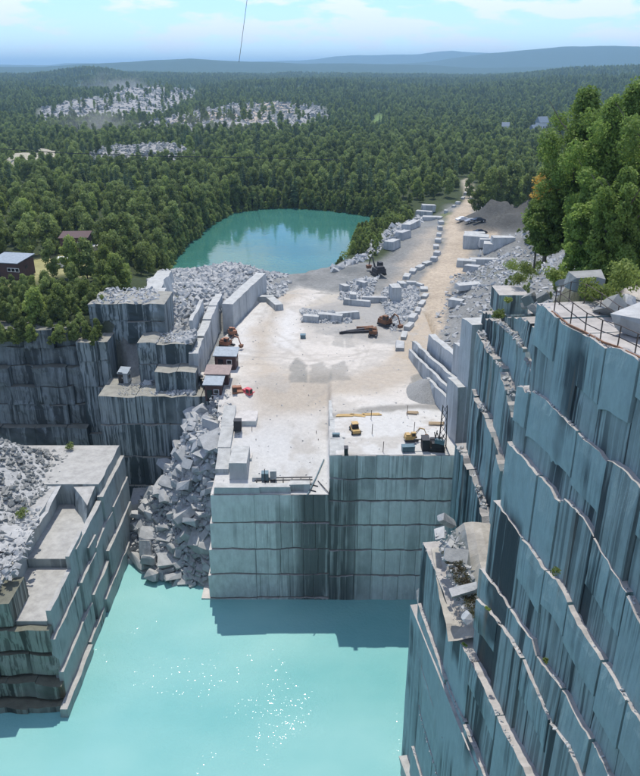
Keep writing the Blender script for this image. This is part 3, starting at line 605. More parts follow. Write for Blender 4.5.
# ------------------------------------------------------------------ boulders
def hull_mesh(name, n, sc, mat, seed, boxy=0.5):
    rs = random.Random(seed); bmm = bmesh.new()
    for i in range(8):
        v = Vector([(1 if i >> q_ & 1 else -1) * rs.uniform(.62, 1) for q_ in range(3)])
        if rs.random() < .5:      # a broken corner gives three points instead of one
            for q_ in range(3): w = v.copy(); w[q_] *= rs.uniform(.35, .75); bmm.verts.new((w.x * sc[0], w.y * sc[1], w.z * sc[2]))
        else: bmm.verts.new((v.x * sc[0], v.y * sc[1], v.z * sc[2]))
    for _ in range(n - 9):
        v = Vector([rs.uniform(-1, 1) for _ in range(3)]).normalized(); bmm.verts.new((v.x * sc[0] * 1.05, v.y * sc[1] * 1.05, v.z * sc[2] * 1.05))
    r_ = bmesh.ops.convex_hull(bmm, input=bmm.verts)
    for e in r_['geom_interior']:
        if isinstance(e, bmesh.types.BMVert) and e.is_valid: bmm.verts.remove(e)
    bmesh.ops.bevel(bmm, geom=bmm.edges[:], offset=.03, segments=1, affect='EDGES') if False else None
    me = bpy.data.meshes.new(name); bmm.to_mesh(me); bmm.free(); me.materials.append(mat); return me
HR = [hull_mesh('boulder', 11, s, M['rock'], i, .6) for i, s in enumerate([(1, .8, .6), (1.1, .6, .4), (.8, .8, .6), (1.3, .7, .3), (1, .9, .45), (.9, .7, .7), (1.4, .5, .4), (1.1, 1, .28)])]
HD = [hull_mesh('boulder', 12, s, M['rockd'], 20 + i, .4) for i, s in enumerate([(1, .8, .6), (1, .9, .7), (.8, .8, .7), (1.2, .7, .5)])]
def boulder(p, s, label, group=None, dark=False, rot=None, k=None, cat='boulder', name='boulder'):
    L = HD if dark else HR; me = L[k % len(L)] if k is not None else random.choice(L)
    o = link(name, me); o.location = p; o.scale = (s * random.uniform(.8, 1.2), s * random.uniform(.8, 1.2), s * random.uniform(.8, 1.2))
    o.rotation_euler = rot if rot else (random.uniform(-.8, .8), random.uniform(-.8, .8), random.uniform(0, 6.28)); return tag(o, label, cat, group)
# pile between pillar and block: the biggest singled out, the rest alike
n_pile = 0; taken = []
spec = [(174, 562, 3.4, 'largest flat tilted granite slab lying at the water edge of the boulder pile', 3), (190, 470, 2.4, 'tilted blocky boulder in the upper half of the pile beside the block', 0), (162, 498, 2.6, 'square grey boulder leaning over the ledge at the left of the pile', 1), (148, 505, 2.2, 'rounded boulder at the left end of the pile over the small wall', 2),
        (178, 487, 2.2, 'pale flat-topped boulder high in the middle of the pile', 4), (196, 462, 2.4, 'narrow upright boulder near the top of the pile below the terrace wall', 6), (204, 447, 2.0, 'boulder at the very top of the pile under the sheds', 5)]
for px, py, s, lab, k in spec:
    s *= .62; p = hit(px, py, lambda x_, y_: max(-73.0, float(pile_z(np.array([x_]), np.array([y_]))[0]))) + Vector((0, 0, s * .2))
    boulder(p, s, lab, k=k, rot=(0.35, 0.1, .3) if k == 3 else None); taken.append(p)
tries = 0
while n_pile < 285 and tries < 14000:
    tries += 1; x, y = random.uniform(-31, -16.2), random.uniform(91.5, 112); z = float(pile_z(np.array([x]), np.array([y]))[0])
    if z < -73 or (x < -24 and y > 108) or (z > -50): continue
    s = random.choice([.45, .55, .7, .9, 1.1, 1.4, 1.75]); p = Vector((x, y, z + s * .25))
    if any((p - t_).length < (s + .75) * .6 for t_ in taken): continue
    taken.append(p); n_pile += 1; s *= 1.15
    lv_ = 'at the foot of the pile beside the turquoise water' if z < -67 else 'halfway up the pile beside the quarry block' if z < -58 else 'high on the pile below the terrace wall'
    sw = 'big' if s > 1.3 else 'middle sized' if s > .9 else 'small'; boulder(p, s, sw + ' angular grey boulder ' + lv_, sw + ' boulders ' + lv_)

# ------------------------------------------------------------------ scatter of uncountable stuff through geometry nodes
def scatter(name, pts, scl, protos, kind='stuff', tiltv=0.0, label=None, seed=1, smin=None):
    pts = np.asarray(pts, float); n = len(pts); rg = np.random.default_rng(seed)
    me = bpy.data.meshes.new(name); me.vertices.add(n); me.vertices.foreach_set('co', pts.ravel())
    a = me.attributes.new('scl', 'FLOAT_VECTOR', 'POINT'); s3 = np.stack([scl * rg.uniform(.85, 1.2, n), scl * rg.uniform(.85, 1.2, n), scl * rg.uniform(.85, 1.25, n)], -1); a.data.foreach_set('vector', s3.ravel().astype(np.float32))
    a = me.attributes.new('rot', 'FLOAT_VECTOR', 'POINT'); r3 = np.stack([rg.uniform(-tiltv, tiltv, n), rg.uniform(-tiltv, tiltv, n), rg.uniform(0, 6.283, n)], -1); a.data.foreach_set('vector', r3.ravel().astype(np.float32))
    a = me.attributes.new('pick', 'INT', 'POINT'); a.data.foreach_set('value', rg.integers(0, len(protos), n).astype(np.int32))
    o = link(name, me); tag(o, label, None, None, kind)
    ng = bpy.data.node_groups.new(name, 'GeometryNodeTree'); ng.interface.new_socket('Geometry', in_out='INPUT', socket_type='NodeSocketGeometry'); ng.interface.new_socket('Geometry', in_out='OUTPUT', socket_type='NodeSocketGeometry')
    nn, ll = ng.nodes, ng.links; gi = nn.new('NodeGroupInput'); go = nn.new('NodeGroupOutput'); mp_ = nn.new('GeometryNodeMeshToPoints'); ip = nn.new('GeometryNodeInstanceOnPoints')
    jn = nn.new('GeometryNodeJoinGeometry')
    for pr in protos:
        g2 = nn.new('GeometryNodeObjectInfo'); g2.inputs['Object'].default_value = pr; g2.inputs['As Instance'].default_value = True; ll.new(g2.outputs['Geometry'], jn.inputs[0])
    def att(nm, typ):
        q_ = nn.new('GeometryNodeInputNamedAttribute'); q_.data_type = typ; q_.inputs['Name'].default_value = nm; return q_.outputs[0]
    ll.new(gi.outputs[0], mp_.inputs[0]); ll.new(mp_.outputs[0], ip.inputs['Points']); ll.new(jn.outputs[0], ip.inputs['Instance']); ip.inputs['Pick Instance'].default_value = True
    ll.new(att('pick', 'INT'), ip.inputs['Instance Index']); ll.new(att('rot', 'FLOAT_VECTOR'), ip.inputs['Rotation']); ll.new(att('scl', 'FLOAT_VECTOR'), ip.inputs['Scale'])
    ll.new(ip.outputs[0], go.inputs[0]); md = o.modifiers.new('scatter', 'NODES'); md.node_group = ng; return o
RP = [o for o in col.objects if o.name.startswith('boulder') and o.type == 'MESH']
protos = []; seen = set()
for o in RP:
    if o.data.name not in seen: seen.add(o.data.name); protos.append(o)
protos = protos[:8]
def inpoly(poly, n, seed, zoff=0.0, zf=None):
    rg = np.random.default_rng(seed); xs_ = [p[0] for p in poly]; ys_ = [p[1] for p in poly]
    X = rg.uniform(min(xs_), max(xs_), n * 3); Y = rg.uniform(min(ys_), max(ys_), n * 3); k = sdist(X, Y, poly) < 0; X, Y = X[k][:n], Y[k][:n]
    return np.stack([X, Y, (zf or terrain)(X, Y) + zoff], -1)
def psize(n, lo, hi, seed, p=3): return lo + (hi - lo) * np.random.default_rng(seed).random(n) ** p
def rub(name, poly, n, lo, hi, seed, zf=None, pw=3, zoff=0.0):
    pts = inpoly(poly, n, seed, zoff, zf); return scatter(name, pts, psize(len(pts), lo, hi, seed, pw), protos, tiltv=.8, seed=seed)
rub('loose_rubble', [(-32, 91), (-16, 91), (-15.5, 100), (-17, 112), (-31, 112)], 5200, .1, .7, 3, lambda X, Y: pile_z(X, Y) + .05)

rub('loose_rubble', [(-44, 71), (-37, 71.5), (-37, 80), (-39, 88), (-46, 88)], 500, .12, .55, 14, lambda X, Y: -56.3 - 0 * X, pw=2)
HEAP1 = [(-36, 160), (-22, 150), (-18, 150), (-15, 168), (-8, 186), (-14, 193), (-34, 194), (-42, 190)]
rub('loose_rubble', [(-34, 112), (-21, 112), (-21, 117), (-34, 117)], 260, .1, .6, 18, lambda X, Y: -49.7 + 0 * X)
rub('loose_rubble', [(-30, 118), (-22, 118), (-22, 123), (-30, 123)], 260, .1, .8, 19, lambda X, Y: -42.7 + 0 * X)
rub('loose_rubble', HEAP1, 5000, .14, .85, 5, pw=3); rub('loose_rubble', [(-31, 113), (-20.5, 113), (-20.5, 124), (-26, 132), (-30, 124)], 500, .15, .8, 6)
rub('loose_rubble', polyP([(300, 322), (300, 310), (350, 318), (352, 326)], -48), 400, .15, .6, 7); rub('loose_rubble', polyP([(398, 332), (420, 300), (418, 288), (392, 286), (380, 300), (392, 335)], -48), 1400, .2, .7, 8)
rub('loose_rubble', polyP([(335, 275), (365, 262), (400, 240), (428, 215), (418, 214), (395, 228), (360, 258), (330, 272)], -49), 1500, .25, 1.3, 9)
rub('loose_rubble', [(24, 104), (24, 150), (34, 185), (50, 200), (70, 170), (66, 130), (40, 96), (28, 94)], 3600, .08, .6, 10); rub('loose_rubble', [(30, 165), (48, 215), (80, 220), (95, 170), (60, 150)], 1400, .1, .7, 11)
protos_ = protos; protos = [boulder(Vector((x_, y_, tz(x_, y_))), .8, lab_, dark=True, k=k_) for k_, (x_, y_, lab_) in enumerate([(46, 120, 'weathered dark rock on the slope above the standing slabs'), (52, 132, 'low weathered rock halfway up the right slope'), (60, 124, 'brownish rock high on the right slope'), (44, 150, 'dark rock at the foot of the right slope')])]
rub('loose_rubble', [(-60, 79), (-41, 80), (-40.2, 90), (-38.5, 96), (-40, 104), (-60, 106)], 3600, .05, .42, 4, lambda X, Y: -56.3 + 4.2 * sstep(-39.5, -50, X) * (1 - sstep(100, 106, Y)))
rub('loose_rubble', PILE1, 3800, .6, 2.6, 12, pw=3); rub('loose_rubble', PILE2, 2600, .8, 3.4, 13, pw=3); rub('loose_rubble', PILE3, 700, .6, 1.6, 15, pw=2); protos = protos_
rub('loose_rubble', polyP([(345, 300), (350, 285), (378, 276), (372, 300)], -48), 260, .2, .9, 16)
rub('loose_rubble', [(10.8, 47), (13.0, 47), (12.6, 56), (10.4, 56)], 260, .05, .3, 17, lambda X, Y: -38.5 + (Y - 54) * .12)
mixz = lambda X, Y: np.maximum(terrain(X, Y), np.where((sdist(X, Y, FLOORPOLY) < 0) & (sdist(X, Y, YARD) < 0), floor_z(X, Y), -99))
rub('loose_rubble', polyP([(302, 322), (302, 309), (330, 312), (352, 319), (350, 324)], -48), 700, .15, .7, 37, mixz); rub('loose_rubble', polyP([(392, 334), (408, 318), (420, 298), (418, 288), (392, 286), (380, 297), (388, 318)], -48), 1800, .12, .6, 38, mixz)
rub('loose_rubble', polyP([(337, 300), (345, 286), (378, 276), (372, 300)], -48), 500, .15, .6, 39, mixz); rub('loose_rubble', polyP([(268, 300), (262, 288), (290, 282), (282, 296)], -48), 400, .15, .8, 40, mixz)
rub('loose_rubble', [(-31, 124), (-21.5, 124), (-21, 150), (-30, 172), (-40, 168), (-36, 150)], 2600, .12, .9, 41); rub('loose_rubble', [(-40, 124), (-28, 124), (-30, 134), (-40, 134)], 500, .08, .5, 42, lambda X, Y: np.maximum(terrain(X, Y), -37.7))
rub('loose_rubble', [(-15, 100), (-12, 100), (-16, 118), (-20.5, 117)], 260, .06, .35, 43, lambda X, Y: floor_z(X, Y)); rub('loose_rubble', [(19.2, 92), (21.5, 98), (22.4, 128), (20.6, 128), (18.5, 100)], 300, .05, .3, 44, lambda X, Y: floor_z(X, Y))
rub('loose_rubble', FLOORPOLY, 1500, .02, .16, 45, lambda X, Y: floor_z(X, Y), 4)
# gravel heap at the foot of the cliff
gh = P(428, 392, -48); heapm = []
heap('gravel_heap', (gh.x - 4.2, gh.x + 4.2), (gh.y - 5.5, gh.y + 5.5), .3, lambda X, Y: -48.3 + 2.7 * np.clip(1 - np.hypot((X - gh.x) / 4.0, (Y - gh.y) / 5.2), 0, 1), plain('gravel', (0.25, 0.25, 0.24), .95, 0, .35, 6), .35, kind='stuff')

for k_, (c, U, Z) in enumerate(LEDGE):
    rg = np.random.default_rng(100 + k_); far_ = c > 25; n_ = 260 if far_ else 170; uu = rg.uniform(max(U[0], 20), U[-1] - .2, n_)
    cl = fbm(uu, uu * 0 + k_ * 9.0, 2.5) > -.05; uu = uu[cl]; inn = rg.uniform(.1, .9 if far_ else .3, len(uu)); zz_ = np.interp(uu, U, Z)
    pts = np.stack([c - math.sin(R(8.5)) * uu + inn, uu * math.cos(R(8.5)), zz_ - .02], -1)
    scatter('ledge_debris', pts, psize(len(pts), .03, .30 if far_ else .13, 200 + k_, 2), protos, tiltv=.8, seed=300 + k_)
# ------------------------------------------------------------------ sawn blocks set around the yard and along the road
SB = [mesh('granite_block', MB().box((0, 0, .5), (1, 1, 1), 0, t_).v, MB().box((0, 0, .5), (1, 1, 1)).f, m_) for t_, m_ in ((.96, M['pale']), (.9, M['rock']), (.98, M['pale']))]
for me in SB:
    for v in me.vertices: v.co += Vector([random.uniform(-.04, .04) for _ in range(3)])
def block(px, py, L, W, H, hd, label, group=None, z=None, k=None):
    if z is None:
        zz = -48.0
        for _ in range(6): p = P(px, py, zz); zz = fzz(p.x, p.y) if sdist(np.array([p.x]), np.array([p.y]), FLOORPOLY)[0] < -.5 and p.y < 165 else tz(p.x, p.y)
        z = zz
    p = P(px, py, z); o = link('granite_block', SB[k if k is not None else random.randrange(3)]); o.location = (p.x, p.y, z - .08); o.scale = (W, L, H); o.rotation_euler = (random.uniform(-.03, .03), random.uniform(-.03, .03), R(hd)); return tag(o, label, 'stone block', group)
kerb = [(524 - 124, 347, 4.4), (404, 337, 3.6), (409, 328, 3.4), (413, 320, 3.2), (418, 312, 3), (422, 305, 3), (425, 297, 2.8), (424, 290, 2.6), (419, 286, 2.4), (411, 285, 2.6), (402, 287, 2.4), (407, 278, 3), (413, 273, 3), (420, 269, 3), (427, 265, 3), (434, 261, 2.6), (437, 255, 2.6), (436, 248, 2.6), (438, 242, 2.6), (439, 236, 2.6), (440, 230, 2.4), (441, 224, 2.4), (440, 219, 2.2), (446, 213, 2.6), (454, 207, 2.6), (458, 204, 3), (463, 199, 3), (466, 195, 3)]
for i, (x, y, L) in enumerate(kerb):
    x2, y2, _ = kerb[min(i + 1, len(kerb) - 1)]; x1, y1, _ = kerb[max(i - 1, 0)]; a = P(x1, y1, -48); b = P(x2, y2, -48); hd = math.degrees(math.atan2(-(b.x - a.x), b.y - a.y))
    lab = 'large sawn granite block at the near end of the row edging the haul road' if i == 0 else 'rough granite block in the row edging the haul road'
    block(x, y, L * random.uniform(.75, 1.1), random.uniform(1.0, 1.8), random.uniform(.6, 1.3), hd + random.uniform(-14, 14), lab, None if i == 0 else 'blocks edging the haul road')
for a in [(262, 301, 5.5, 1.8, 1.3, 88, 'long granite block lying crosswise at the back left of the yard'), (275, 306, 6.5, 2.0, 1.3, 20, 'long granite block pointing at the camera left of the sandy track'),
          (311, 321, 3.2, 1.6, 1.3, 80, 'grey block at the left end of the line in mid yard'), (330, 320, 5.0, 1.6, 1.4, 78, 'pale long block in the middle of the mid yard line'), (347, 318, 5, 1.6, 1.4, 100, 'long grey block beside the rusty scrap in mid yard'),
          (357, 305, 6, 1.4, 1.3, 75, 'long low block behind the scrap steel in the yard'), (374, 302, 6, 1.4, 1.3, 92, 'long low block at the right end behind the scrap steel'), (395, 300, 3.0, 2.2, 3.4, 10, 'tall upright grey block at the edge of the rubble fill'),
          (475, 247, 7, 5, 3.6, 75, 'big squared pale block beside the parked cars'), (474, 240, 6, 3, 2.4, 85, 'squared block right behind the biggest one by the cars'), (492, 252, 5.0, 4, 2.6, 80, 'squared pale block at the front of the stacked blocks right of the road'),
          (487, 246, 5, 3, 2.2, 90, 'flat block in the middle of the stacked blocks right of the road'), (502, 245, 6, 3, 2.4, 95, 'flat block at the right end of the stacked blocks'), (470, 288, 7, 2.4, 1.2, 110, 'long pale slab lying alone on gravel right of the road'),
          (472, 271, 4, 3, 1.6, 60, 'block with grass behind it at the road bend'), (466, 266, 5, 3, 1.8, 80, 'pale block nearest the road bend'), (484, 264, 8, 3, 1.6, 95, 'long flat slab above the road bend'), (456, 306, 3, 2, 1.6, 60, 'small blue grey block at the foot of the gravel slope'),
          (411, 228, 9, 3.0, 2.0, 150, 'long white block at the lake shore of the tan lot'), (403, 238, 5, 3, 2.2, 140, 'squared block near the shrubs on the lake shore'), (392, 248, 5, 3, 2.4, 145, 'pale block by the low shrubs of the lake bank'), (432, 220, 7, 3, 1.4, 80, 'flat block at the top of the tan lot'), (424, 216, 6, 3, 2.0, 70, 'block at the upper left corner of the tan lot'), (428, 211, 5, 3, 2.4, 95, 'grey block in front of the forest at the tan lot'),
          (353, 301 + 2, 2, 1.6, 2.4, 0, 'small standing block in the middle of the sandy yard'), (345, 291, 2.4, 1.6, 1.6, 30, 'small dark block near the lake side of the yard'), (362, 287, 2.4, 1.6, 1.5, 50, 'small block right of the dark one near the lake')]:
    block(*a[:6], a[6])
# blocks at the front edge of the low corner
for a in [(237, 491, 8.4 * .75, 1.3, 1.0, 91, 'left long sawn block lying along the front edge of the low corner'), (272, 490, 5.2, 1.3, .9, 90, 'middle long block along the front edge of the low corner'), (300, 488.5, 2.9, 1.3, 1.1, 88, 'short block at the right of the row on the front edge'), (262, 481, 2.8, 1.0, .9, 92, 'small block just behind the row on the front edge')]:
    block(*a[:6], a[6], z=-54.1, k=0)
p = P(238, 486, -54.0)
bb = slab(empty('granite_block', label='big standing sawn block with dusty top at the left of the low corner', cat='stone block'), M['pale'], (p.x - 1.3, 91.2), (1, 0, 0), Vector((0, 5.2, 0)), 0, 2.5, -51.0, -54.4, nz=3, wob=.04)
for a in [(215, 430, 1.8, 12, 1.4, -3, 'long pale ledge strip along the west edge of the floor'),]:
    pass
wedge = empty('rock_ledge', label='pale raised ledge strip running along the west rim above the boulder pile', cat='rock ledge')
for y0, y1 in ((92.5, 97), (97.05, 102), (102.05, 107)):
    slab(wedge, M['pale'], (-13.0 - (y0 - 91) * .03, 0), (0, 1, 0), Vector((-1.9, 0, 0)), y0, y1, lambda u: -48 - 6.2 * (116 - u) / 27 + .75, -56, nz=2, wob=.06, top_wob=.08)

# big squared stones and rocks on top of the far cliff
def pbox(px, py, z, size, hd, label, mat='cliff', name='granite_block'):
    p = P(px, py, z); e = empty(name, (0, 0, 0), 0, label=label, cat='stone block'); d = Vector((math.cos(R(hd)), math.sin(R(hd)), 0)); t_ = Vector((-d.y, d.x, 0)) * size[1]
    slab(e, M[mat], (p.x, p.y), d, t_, 0, size[0], z + size[2], z - .6, nz=3, wob=.05, top_wob=.1); return e
pbox(498, 311, -27.6, (3.7, 4.4, 2.0), 0, 'large squared dark block with flat top above the far cliff')
for px, py, z, s, lab in [(530, 292, -22, 1.6, 'weathered rock right of the squared block above the far cliff'), (536, 305, -20, 1.5, 'cracked rock below the railing start'), (526, 300, -24, 1.4, 'grey rock between the squared block and the railing'), (543, 290, -19, 1.3, 'small dark rock at the foot of the big trees')]:
    boulder(P(px, py + 6, z), s * .5, lab, dark=True)
boulder(P(643, 322, -12.6), 1.5, 'big pale boulder at the right edge on the lookout platform', k=4, rot=(0, 0, 0.6))
boulder(P(606, 298, -13.5) + Vector((0, 4, 0)), 1.15, 'broad grey rock behind the railing under the big trees', dark=True, k=1, rot=(0, 0, 0))
boulder(P(574, 290, -14) + Vector((0, 2, 0)), .6, 'dark rock in shade left of the broad grey rock', dark=True)
boulder(P(612, 308, -13), .8, 'low dark rock on the platform beside the shrub', dark=True); boulder(P(628, 302, -13), .55, 'pale rock behind the big boulder on the platform', k=2)
# shelf rocks below the far section
for px, py, s, lab in [(447, 521, 1.5, 'pale tan rock leaning on the far cliff at the top of the shelf'), (440, 534, 1.2, 'blue grey rock at the corner of the rubble shelf'), (456, 556, 1.5, 'broken rock in the middle of the rubble shelf'), (464, 590, 1.3, 'cracked rock lower on the rubble shelf'), (467, 618, 1.1, 'pale rock at the narrow end of the rubble shelf'), (450, 545, 1.0, 'rust stained rock on the rubble shelf')]:
    boulder(P(px, py, -38.4), s * .62, lab)

# ------------------------------------------------------------------ railing on the rim
def rim(px, py): p = PC(px, py, 20.0); return p
rail = empty('railing', label='rusty steel pipe railing along the rim of the right cliff', cat='railing')
posts = [(552, 306), (566, 319), (579, 331), (593, 339), (606.5, 345), (610, 341), (627, 352), (636, 356)]
posts = [(549, 309), (565, 322), (579, 333), (594, 341), (611, 347.5), (628, 356), (650, 368), (680, 386)]
tops = []
for px, py in posts:
    p = rim(px, py) - N85 * .35; p.z = rim(px, py).z - .12; t_ = p + Vector((random.uniform(-.04, .04), random.uniform(-.04, .04), 1.25)); tops.append(t_)
    MB().tube([p, t_], .035, 6).build('post', M['rail'], rail)
MB().tube(tops, .028, 6).build('top_rail', M['rail'], rail); MB().tube([t_ - Vector((0, 0, .6)) for t_ in tops], .028, 6).build('middle_rail', M['rail'], rail)
rail2 = empty('railing', label='second dark railing set back behind the first on the lookout platform', cat='railing')
tops2 = []
for px, py in [(550, 305), (560, 300), (575, 303), (590, 313), (606, 326), (624, 336), (640, 344)]:
    p = P(px, py, -13.3) + (-N85) * .6; t_ = p + Vector((0, 0, 1.15)); tops2.append(t_); MB().tube([p - Vector((0, 0, .4)), t_], .03, 6).build('post', M['rail'], rail2)
MB().tube(tops2, .024, 6).build('top_rail', M['rail'], rail2); MB().tube([t_ - Vector((0, 0, .55)) for t_ in tops2], .024, 6).build('middle_rail', M['rail'], rail2)
# rust strip angle iron along the rim
MB().tube([rim(x, y) - N85 * .18 + Vector((0, 0, .03)) for x, y in [(549, 312), (565, 325), (582, 333), (600, 343), (615, 348), (627, 354), (640, 360)]], .07, 4).build('kerb_rail', M['rust'], rail)

# ------------------------------------------------------------------ sheds and machines
def shed(px, py, size, hd, wallm, roofm, label, win=1, cat='shed', z=None, over=.3):
    z = fzz(P(px, py, -48).x, P(px, py, -48).y) if z is None else z; p = P(px, py, z); w, d, h = size
    e = empty('shed', (p.x, p.y + d / 2, z - .05), R(hd), label=label, cat=cat, group=None)
    MB().box((0, 0, h / 2), (w, d, h)).build('wall', wallm, e)
    mb = MB(); mb.add([(-w / 2 - over, -d / 2 - over, h), (w / 2 + over, -d / 2 - over, h), (w / 2 + over, d / 2 + over, h + .55), (-w / 2 - over, d / 2 + over, h + .55), (-w / 2 - over, -d / 2 - over, h + .14), (w / 2 + over, -d / 2 - over, h + .14), (w / 2 + over, d / 2 + over, h + .7), (-w / 2 - over, d / 2 + over, h + .7)], [(3, 2, 1, 0), (4, 5, 6, 7), (0, 1, 5, 4), (1, 2, 6, 5), (2, 3, 7, 6), (3, 0, 4, 7)]).build('roof', roofm, e)
    dr = MB().box((-w * .22, -d / 2 - .03, 1.0), (.85, .06, 2.0)).build('door', M['dark_in'], e); MB().box((-w * .22 + .3, -d / 2 - .09, 1.0), (.06, .06, .25)).build('handle', M['white'], dr)
    for k in range(win):
        f = MB().box((w * .2 + k * .9, -d / 2 - .03, h * .6), (.9, .07, .8)).build('window', M['white'], e); MB().box((w * .2 + k * .9, -d / 2 - .075, h * .6), (.72, .03, .62)).build('pane', M['dark_in'], f)
    MB().box((w / 2 + .03, 0, h * .6), (.05, .8, .6)).build('vent', M['dark_in'], e)
    return e
shed(226, 370, (3.6, 2.6, 2.6), -4, M['shed'], M['roof'], 'rearmost dark red shed with pale tin roof at the west side of the floor')
shed(218, 388, (3.7, 2.4, 2.5), -3, M['shed'], M['roofb'], 'middle dark red shed with brownish roof')
shed(214, 401, (2.7, 2.6, 2.9), -3, M['shed'], M['roof'], 'front narrow dark red shed with pale blue tin roof')
shed(8, 279, (6.5, 6, 3.4), -12, M['shed'], M['roof'], 'long dark red building with pale roof on the left plateau', 3, 'building', -40.0)
shed(74, 252, (6.5, 5, 3.4), 5, M['shed'], M['shed'], 'dark red barn behind white trailers on the left plateau', 2, 'building', -41.0)
shed(124, 383, (1.7, 1.6, 1.7), -10, M['pale'], M['roof'], 'small pale grey hut standing on the terrace above the dark pit', 0, 'hut', -49.6, .1)
def machine(px, py, col_, label, s=1.0, hd=0, boom=True, z=None, cat='excavator', name='excavator'):
    z = fzz(P(px, py, -48).x, P(px, py, -48).y) if z is None else z; p = P(px, py, z); z = z + .12; e = empty(name, (p.x, p.y, z), R(hd), label=label, cat=cat)
    q_ = lambda v: tuple(x * s for x in v)
    for sx in (-1, 1):
        tr = MB(); tr.box(q_((sx * .95, 0, .35)), q_((.5, 3.0, .5))); tr.cyl(q_((sx * .95, 1.5, .35)), (1, 0, 0), .25 * s, .5 * s); tr.cyl(q_((sx * .95, -1.5, .35)), (1, 0, 0), .25 * s, .5 * s); tr.build('track', M['black'], e)
    MB().box(q_((0, .4, 1.05)), q_((2.2, 2.6, .9)), 0, .94).build('body', col_, e); MB().box(q_((0, .9, 1.7)), q_((1.8, 1.2, .5)), 0, .85).build('engine_cover', col_, e)
    cb = MB().box(q_((-.6, -.4, 1.9)), q_((.95, 1.3, 1.3)), 0, .88).build('cab', col_, e); MB().box(q_((-.6, -1.02, 1.95)), q_((.75, .06, .8))).build('windscreen', M['dark_in'], cb); MB().box(q_((-1.07, -.4, 1.95)), q_((.06, .8, .7))).build('side_window', M['dark_in'], cb)
    if boom:
        bo = MB().tube([q_((.35, -.6, 1.3)), q_((.35, -2.2, 3.2)), q_((.35, -3.4, 2.8))], .17 * s, 4).build('boom', col_, e); MB().tube([q_((.35, -3.3, 2.9)), q_((.35, -4.0, 1.2))], .13 * s, 4).build('arm', col_, e); MB().box(q_((.35, -4.1, .75)), q_((.9, .7, .7)), 0, 1.2).build('bucket', M['rust'], e); MB().tube([q_((.35, -1.0, 1.0)), q_((.35, -2.2, 2.9))], .07 * s, 5).build('hydraulic_ram', M['black'], e)
    return e
machine(233, 336, M['orange'], 'rusty brown compact machine beside the short high wall at the floor back', .7, 20, False, cat='machine', name='track_machine')
machine(227, 347, M['orange'], 'orange excavator parked behind the sheds', .75, 60)
machine(238, 398, M['orange'], 'small orange brown loader in the open right of the front shed', .85, 10, False, cat='loader', name='loader')
machine(250, 399, M['red'], 'small bright red compressor on tracks right of the orange loader', .8, 50, False, cat='compressor', name='compressor')
machine(386, 326, M['rust'], 'rust brown excavator among the scrap in mid yard', .9, 40); machine(373, 336, M['rust'], 'short rusty loader in front of the scrap steel', .7, -10, False, cat='loader', name='loader')
machine(378, 275, M['black'], 'dark excavator with raised boom by the lake side track', 1.2, 200, True, -48)
machine(411, 441, M['yel'], 'yellow excavator on the raised deck right of its rock seam', .55, 95); 
def beamset(px, py, label, lens, mat='rust', z=None, hd=70):
    z = fzz(P(px, py, -48).x, P(px, py, -48).y) if z is None else z; p = P(px, py, z); e = empty('scrap_beams', (p.x, p.y, z), R(hd), label=label, cat='scrap steel')
    for k, L in enumerate(lens): MB().box((random.uniform(-.5, .5), k * .5, .25 + .1 * (k % 2)), (L, .35, .4), random.uniform(-.25, .25)).build('beam', M[mat], e)
beamset(356, 333, 'dark curved steel beams lying in front of the grey blocks', (6, 5, 4), 'black', hd=20); beamset(366, 330, 'rust brown steel frames stacked in mid yard', (4, 3.4, 3), 'rust', hd=10)
# yellow jeep-like drill cart on the white deck
def cart(px, py, label, paint, s=1.0, hd=80, z=-48.0, cat='utility vehicle', name='utility_vehicle'):
    p = P(px, py, z); e = empty(name, (p.x, p.y, z), R(hd), label=label, cat=cat); q_ = lambda v: tuple(x * s for x in v)
    MB().box(q_((0, 0, .65)), q_((3.0, 1.5, .5)), 0, .95).build('body', paint, e); c_ = MB().box(q_((.2, 0, 1.35)), q_((1.3, 1.3, .9)), 0, .85).build('cab', M['black'], e); MB().box(q_((.2, 0, 1.86)), q_((1.3, 1.25, .08))).build('roof', paint, c_)
    for sx in (-1, 1):
        for sy in (-1, 1):
            w = MB().cyl(q_((sx * 1.0, sy * .78, .38)), (0, 1, 0), .38 * s, .26 * s, 14).build('wheel', M['tyre'], e); MB().cyl(q_((sx * 1.0, sy * .92, .38)), (0, 1, 0), .18 * s, .04 * s, 10).build('rim', M['white'], w)
    for sy in (-1, 1): MB().box(q_((1.52, sy * .5, .75)), q_((.05, .25, .16))).build('headlight', M['white'], e)
cart(355, 432, 'yellow open utility vehicle with black cab standing on the white raised deck', M['yel'], .75, 100)
for i, (x, y, L, lab) in enumerate([(345, 417, 2.6, 'yellow timber plank left of the row near the deck back'), (358, 417, 2.2, 'yellow timber plank in the middle at the deck back'), (372, 416, 2.6, 'yellow timber plank at the right of the deck back'), (413, 414, 1.6, 'short tan plank on the back of the right deck'), (437, 425, 2.2, 'tan board pile beside the black drill rig')]):
    p = P(x, y, -48); e = empty('timber_stack', (p.x, p.y, -47.95), R(random.uniform(-12, 12)), label=lab, cat='timber')
    for k in range(3): MB().box((random.uniform(-.2, .2), k * .3, .08), (L, .22, .14), random.uniform(-.1, .1)).build('plank', M['wood' if i > 2 else 'yel'], e)
def crate(px, py, size, hd, m_, label, z=-48.0, cat='tool box', name='tool_box'):
    p = P(px, py, z); e = empty(name, (p.x, p.y, z), R(hd), label=label, cat=cat); w, d, h = size
    MB().box((0, 0, h / 2 + .08), (w, d, h)).build('box', M[m_], e); MB().box((0, 0, h + .12), (w + .08, d + .08, .08)).build('lid', M[m_], e)
    for sx in (-1, 1): MB().box((sx * w * .35, 0, .04), (.12, d, .08)).build('runner', M['black'], e)
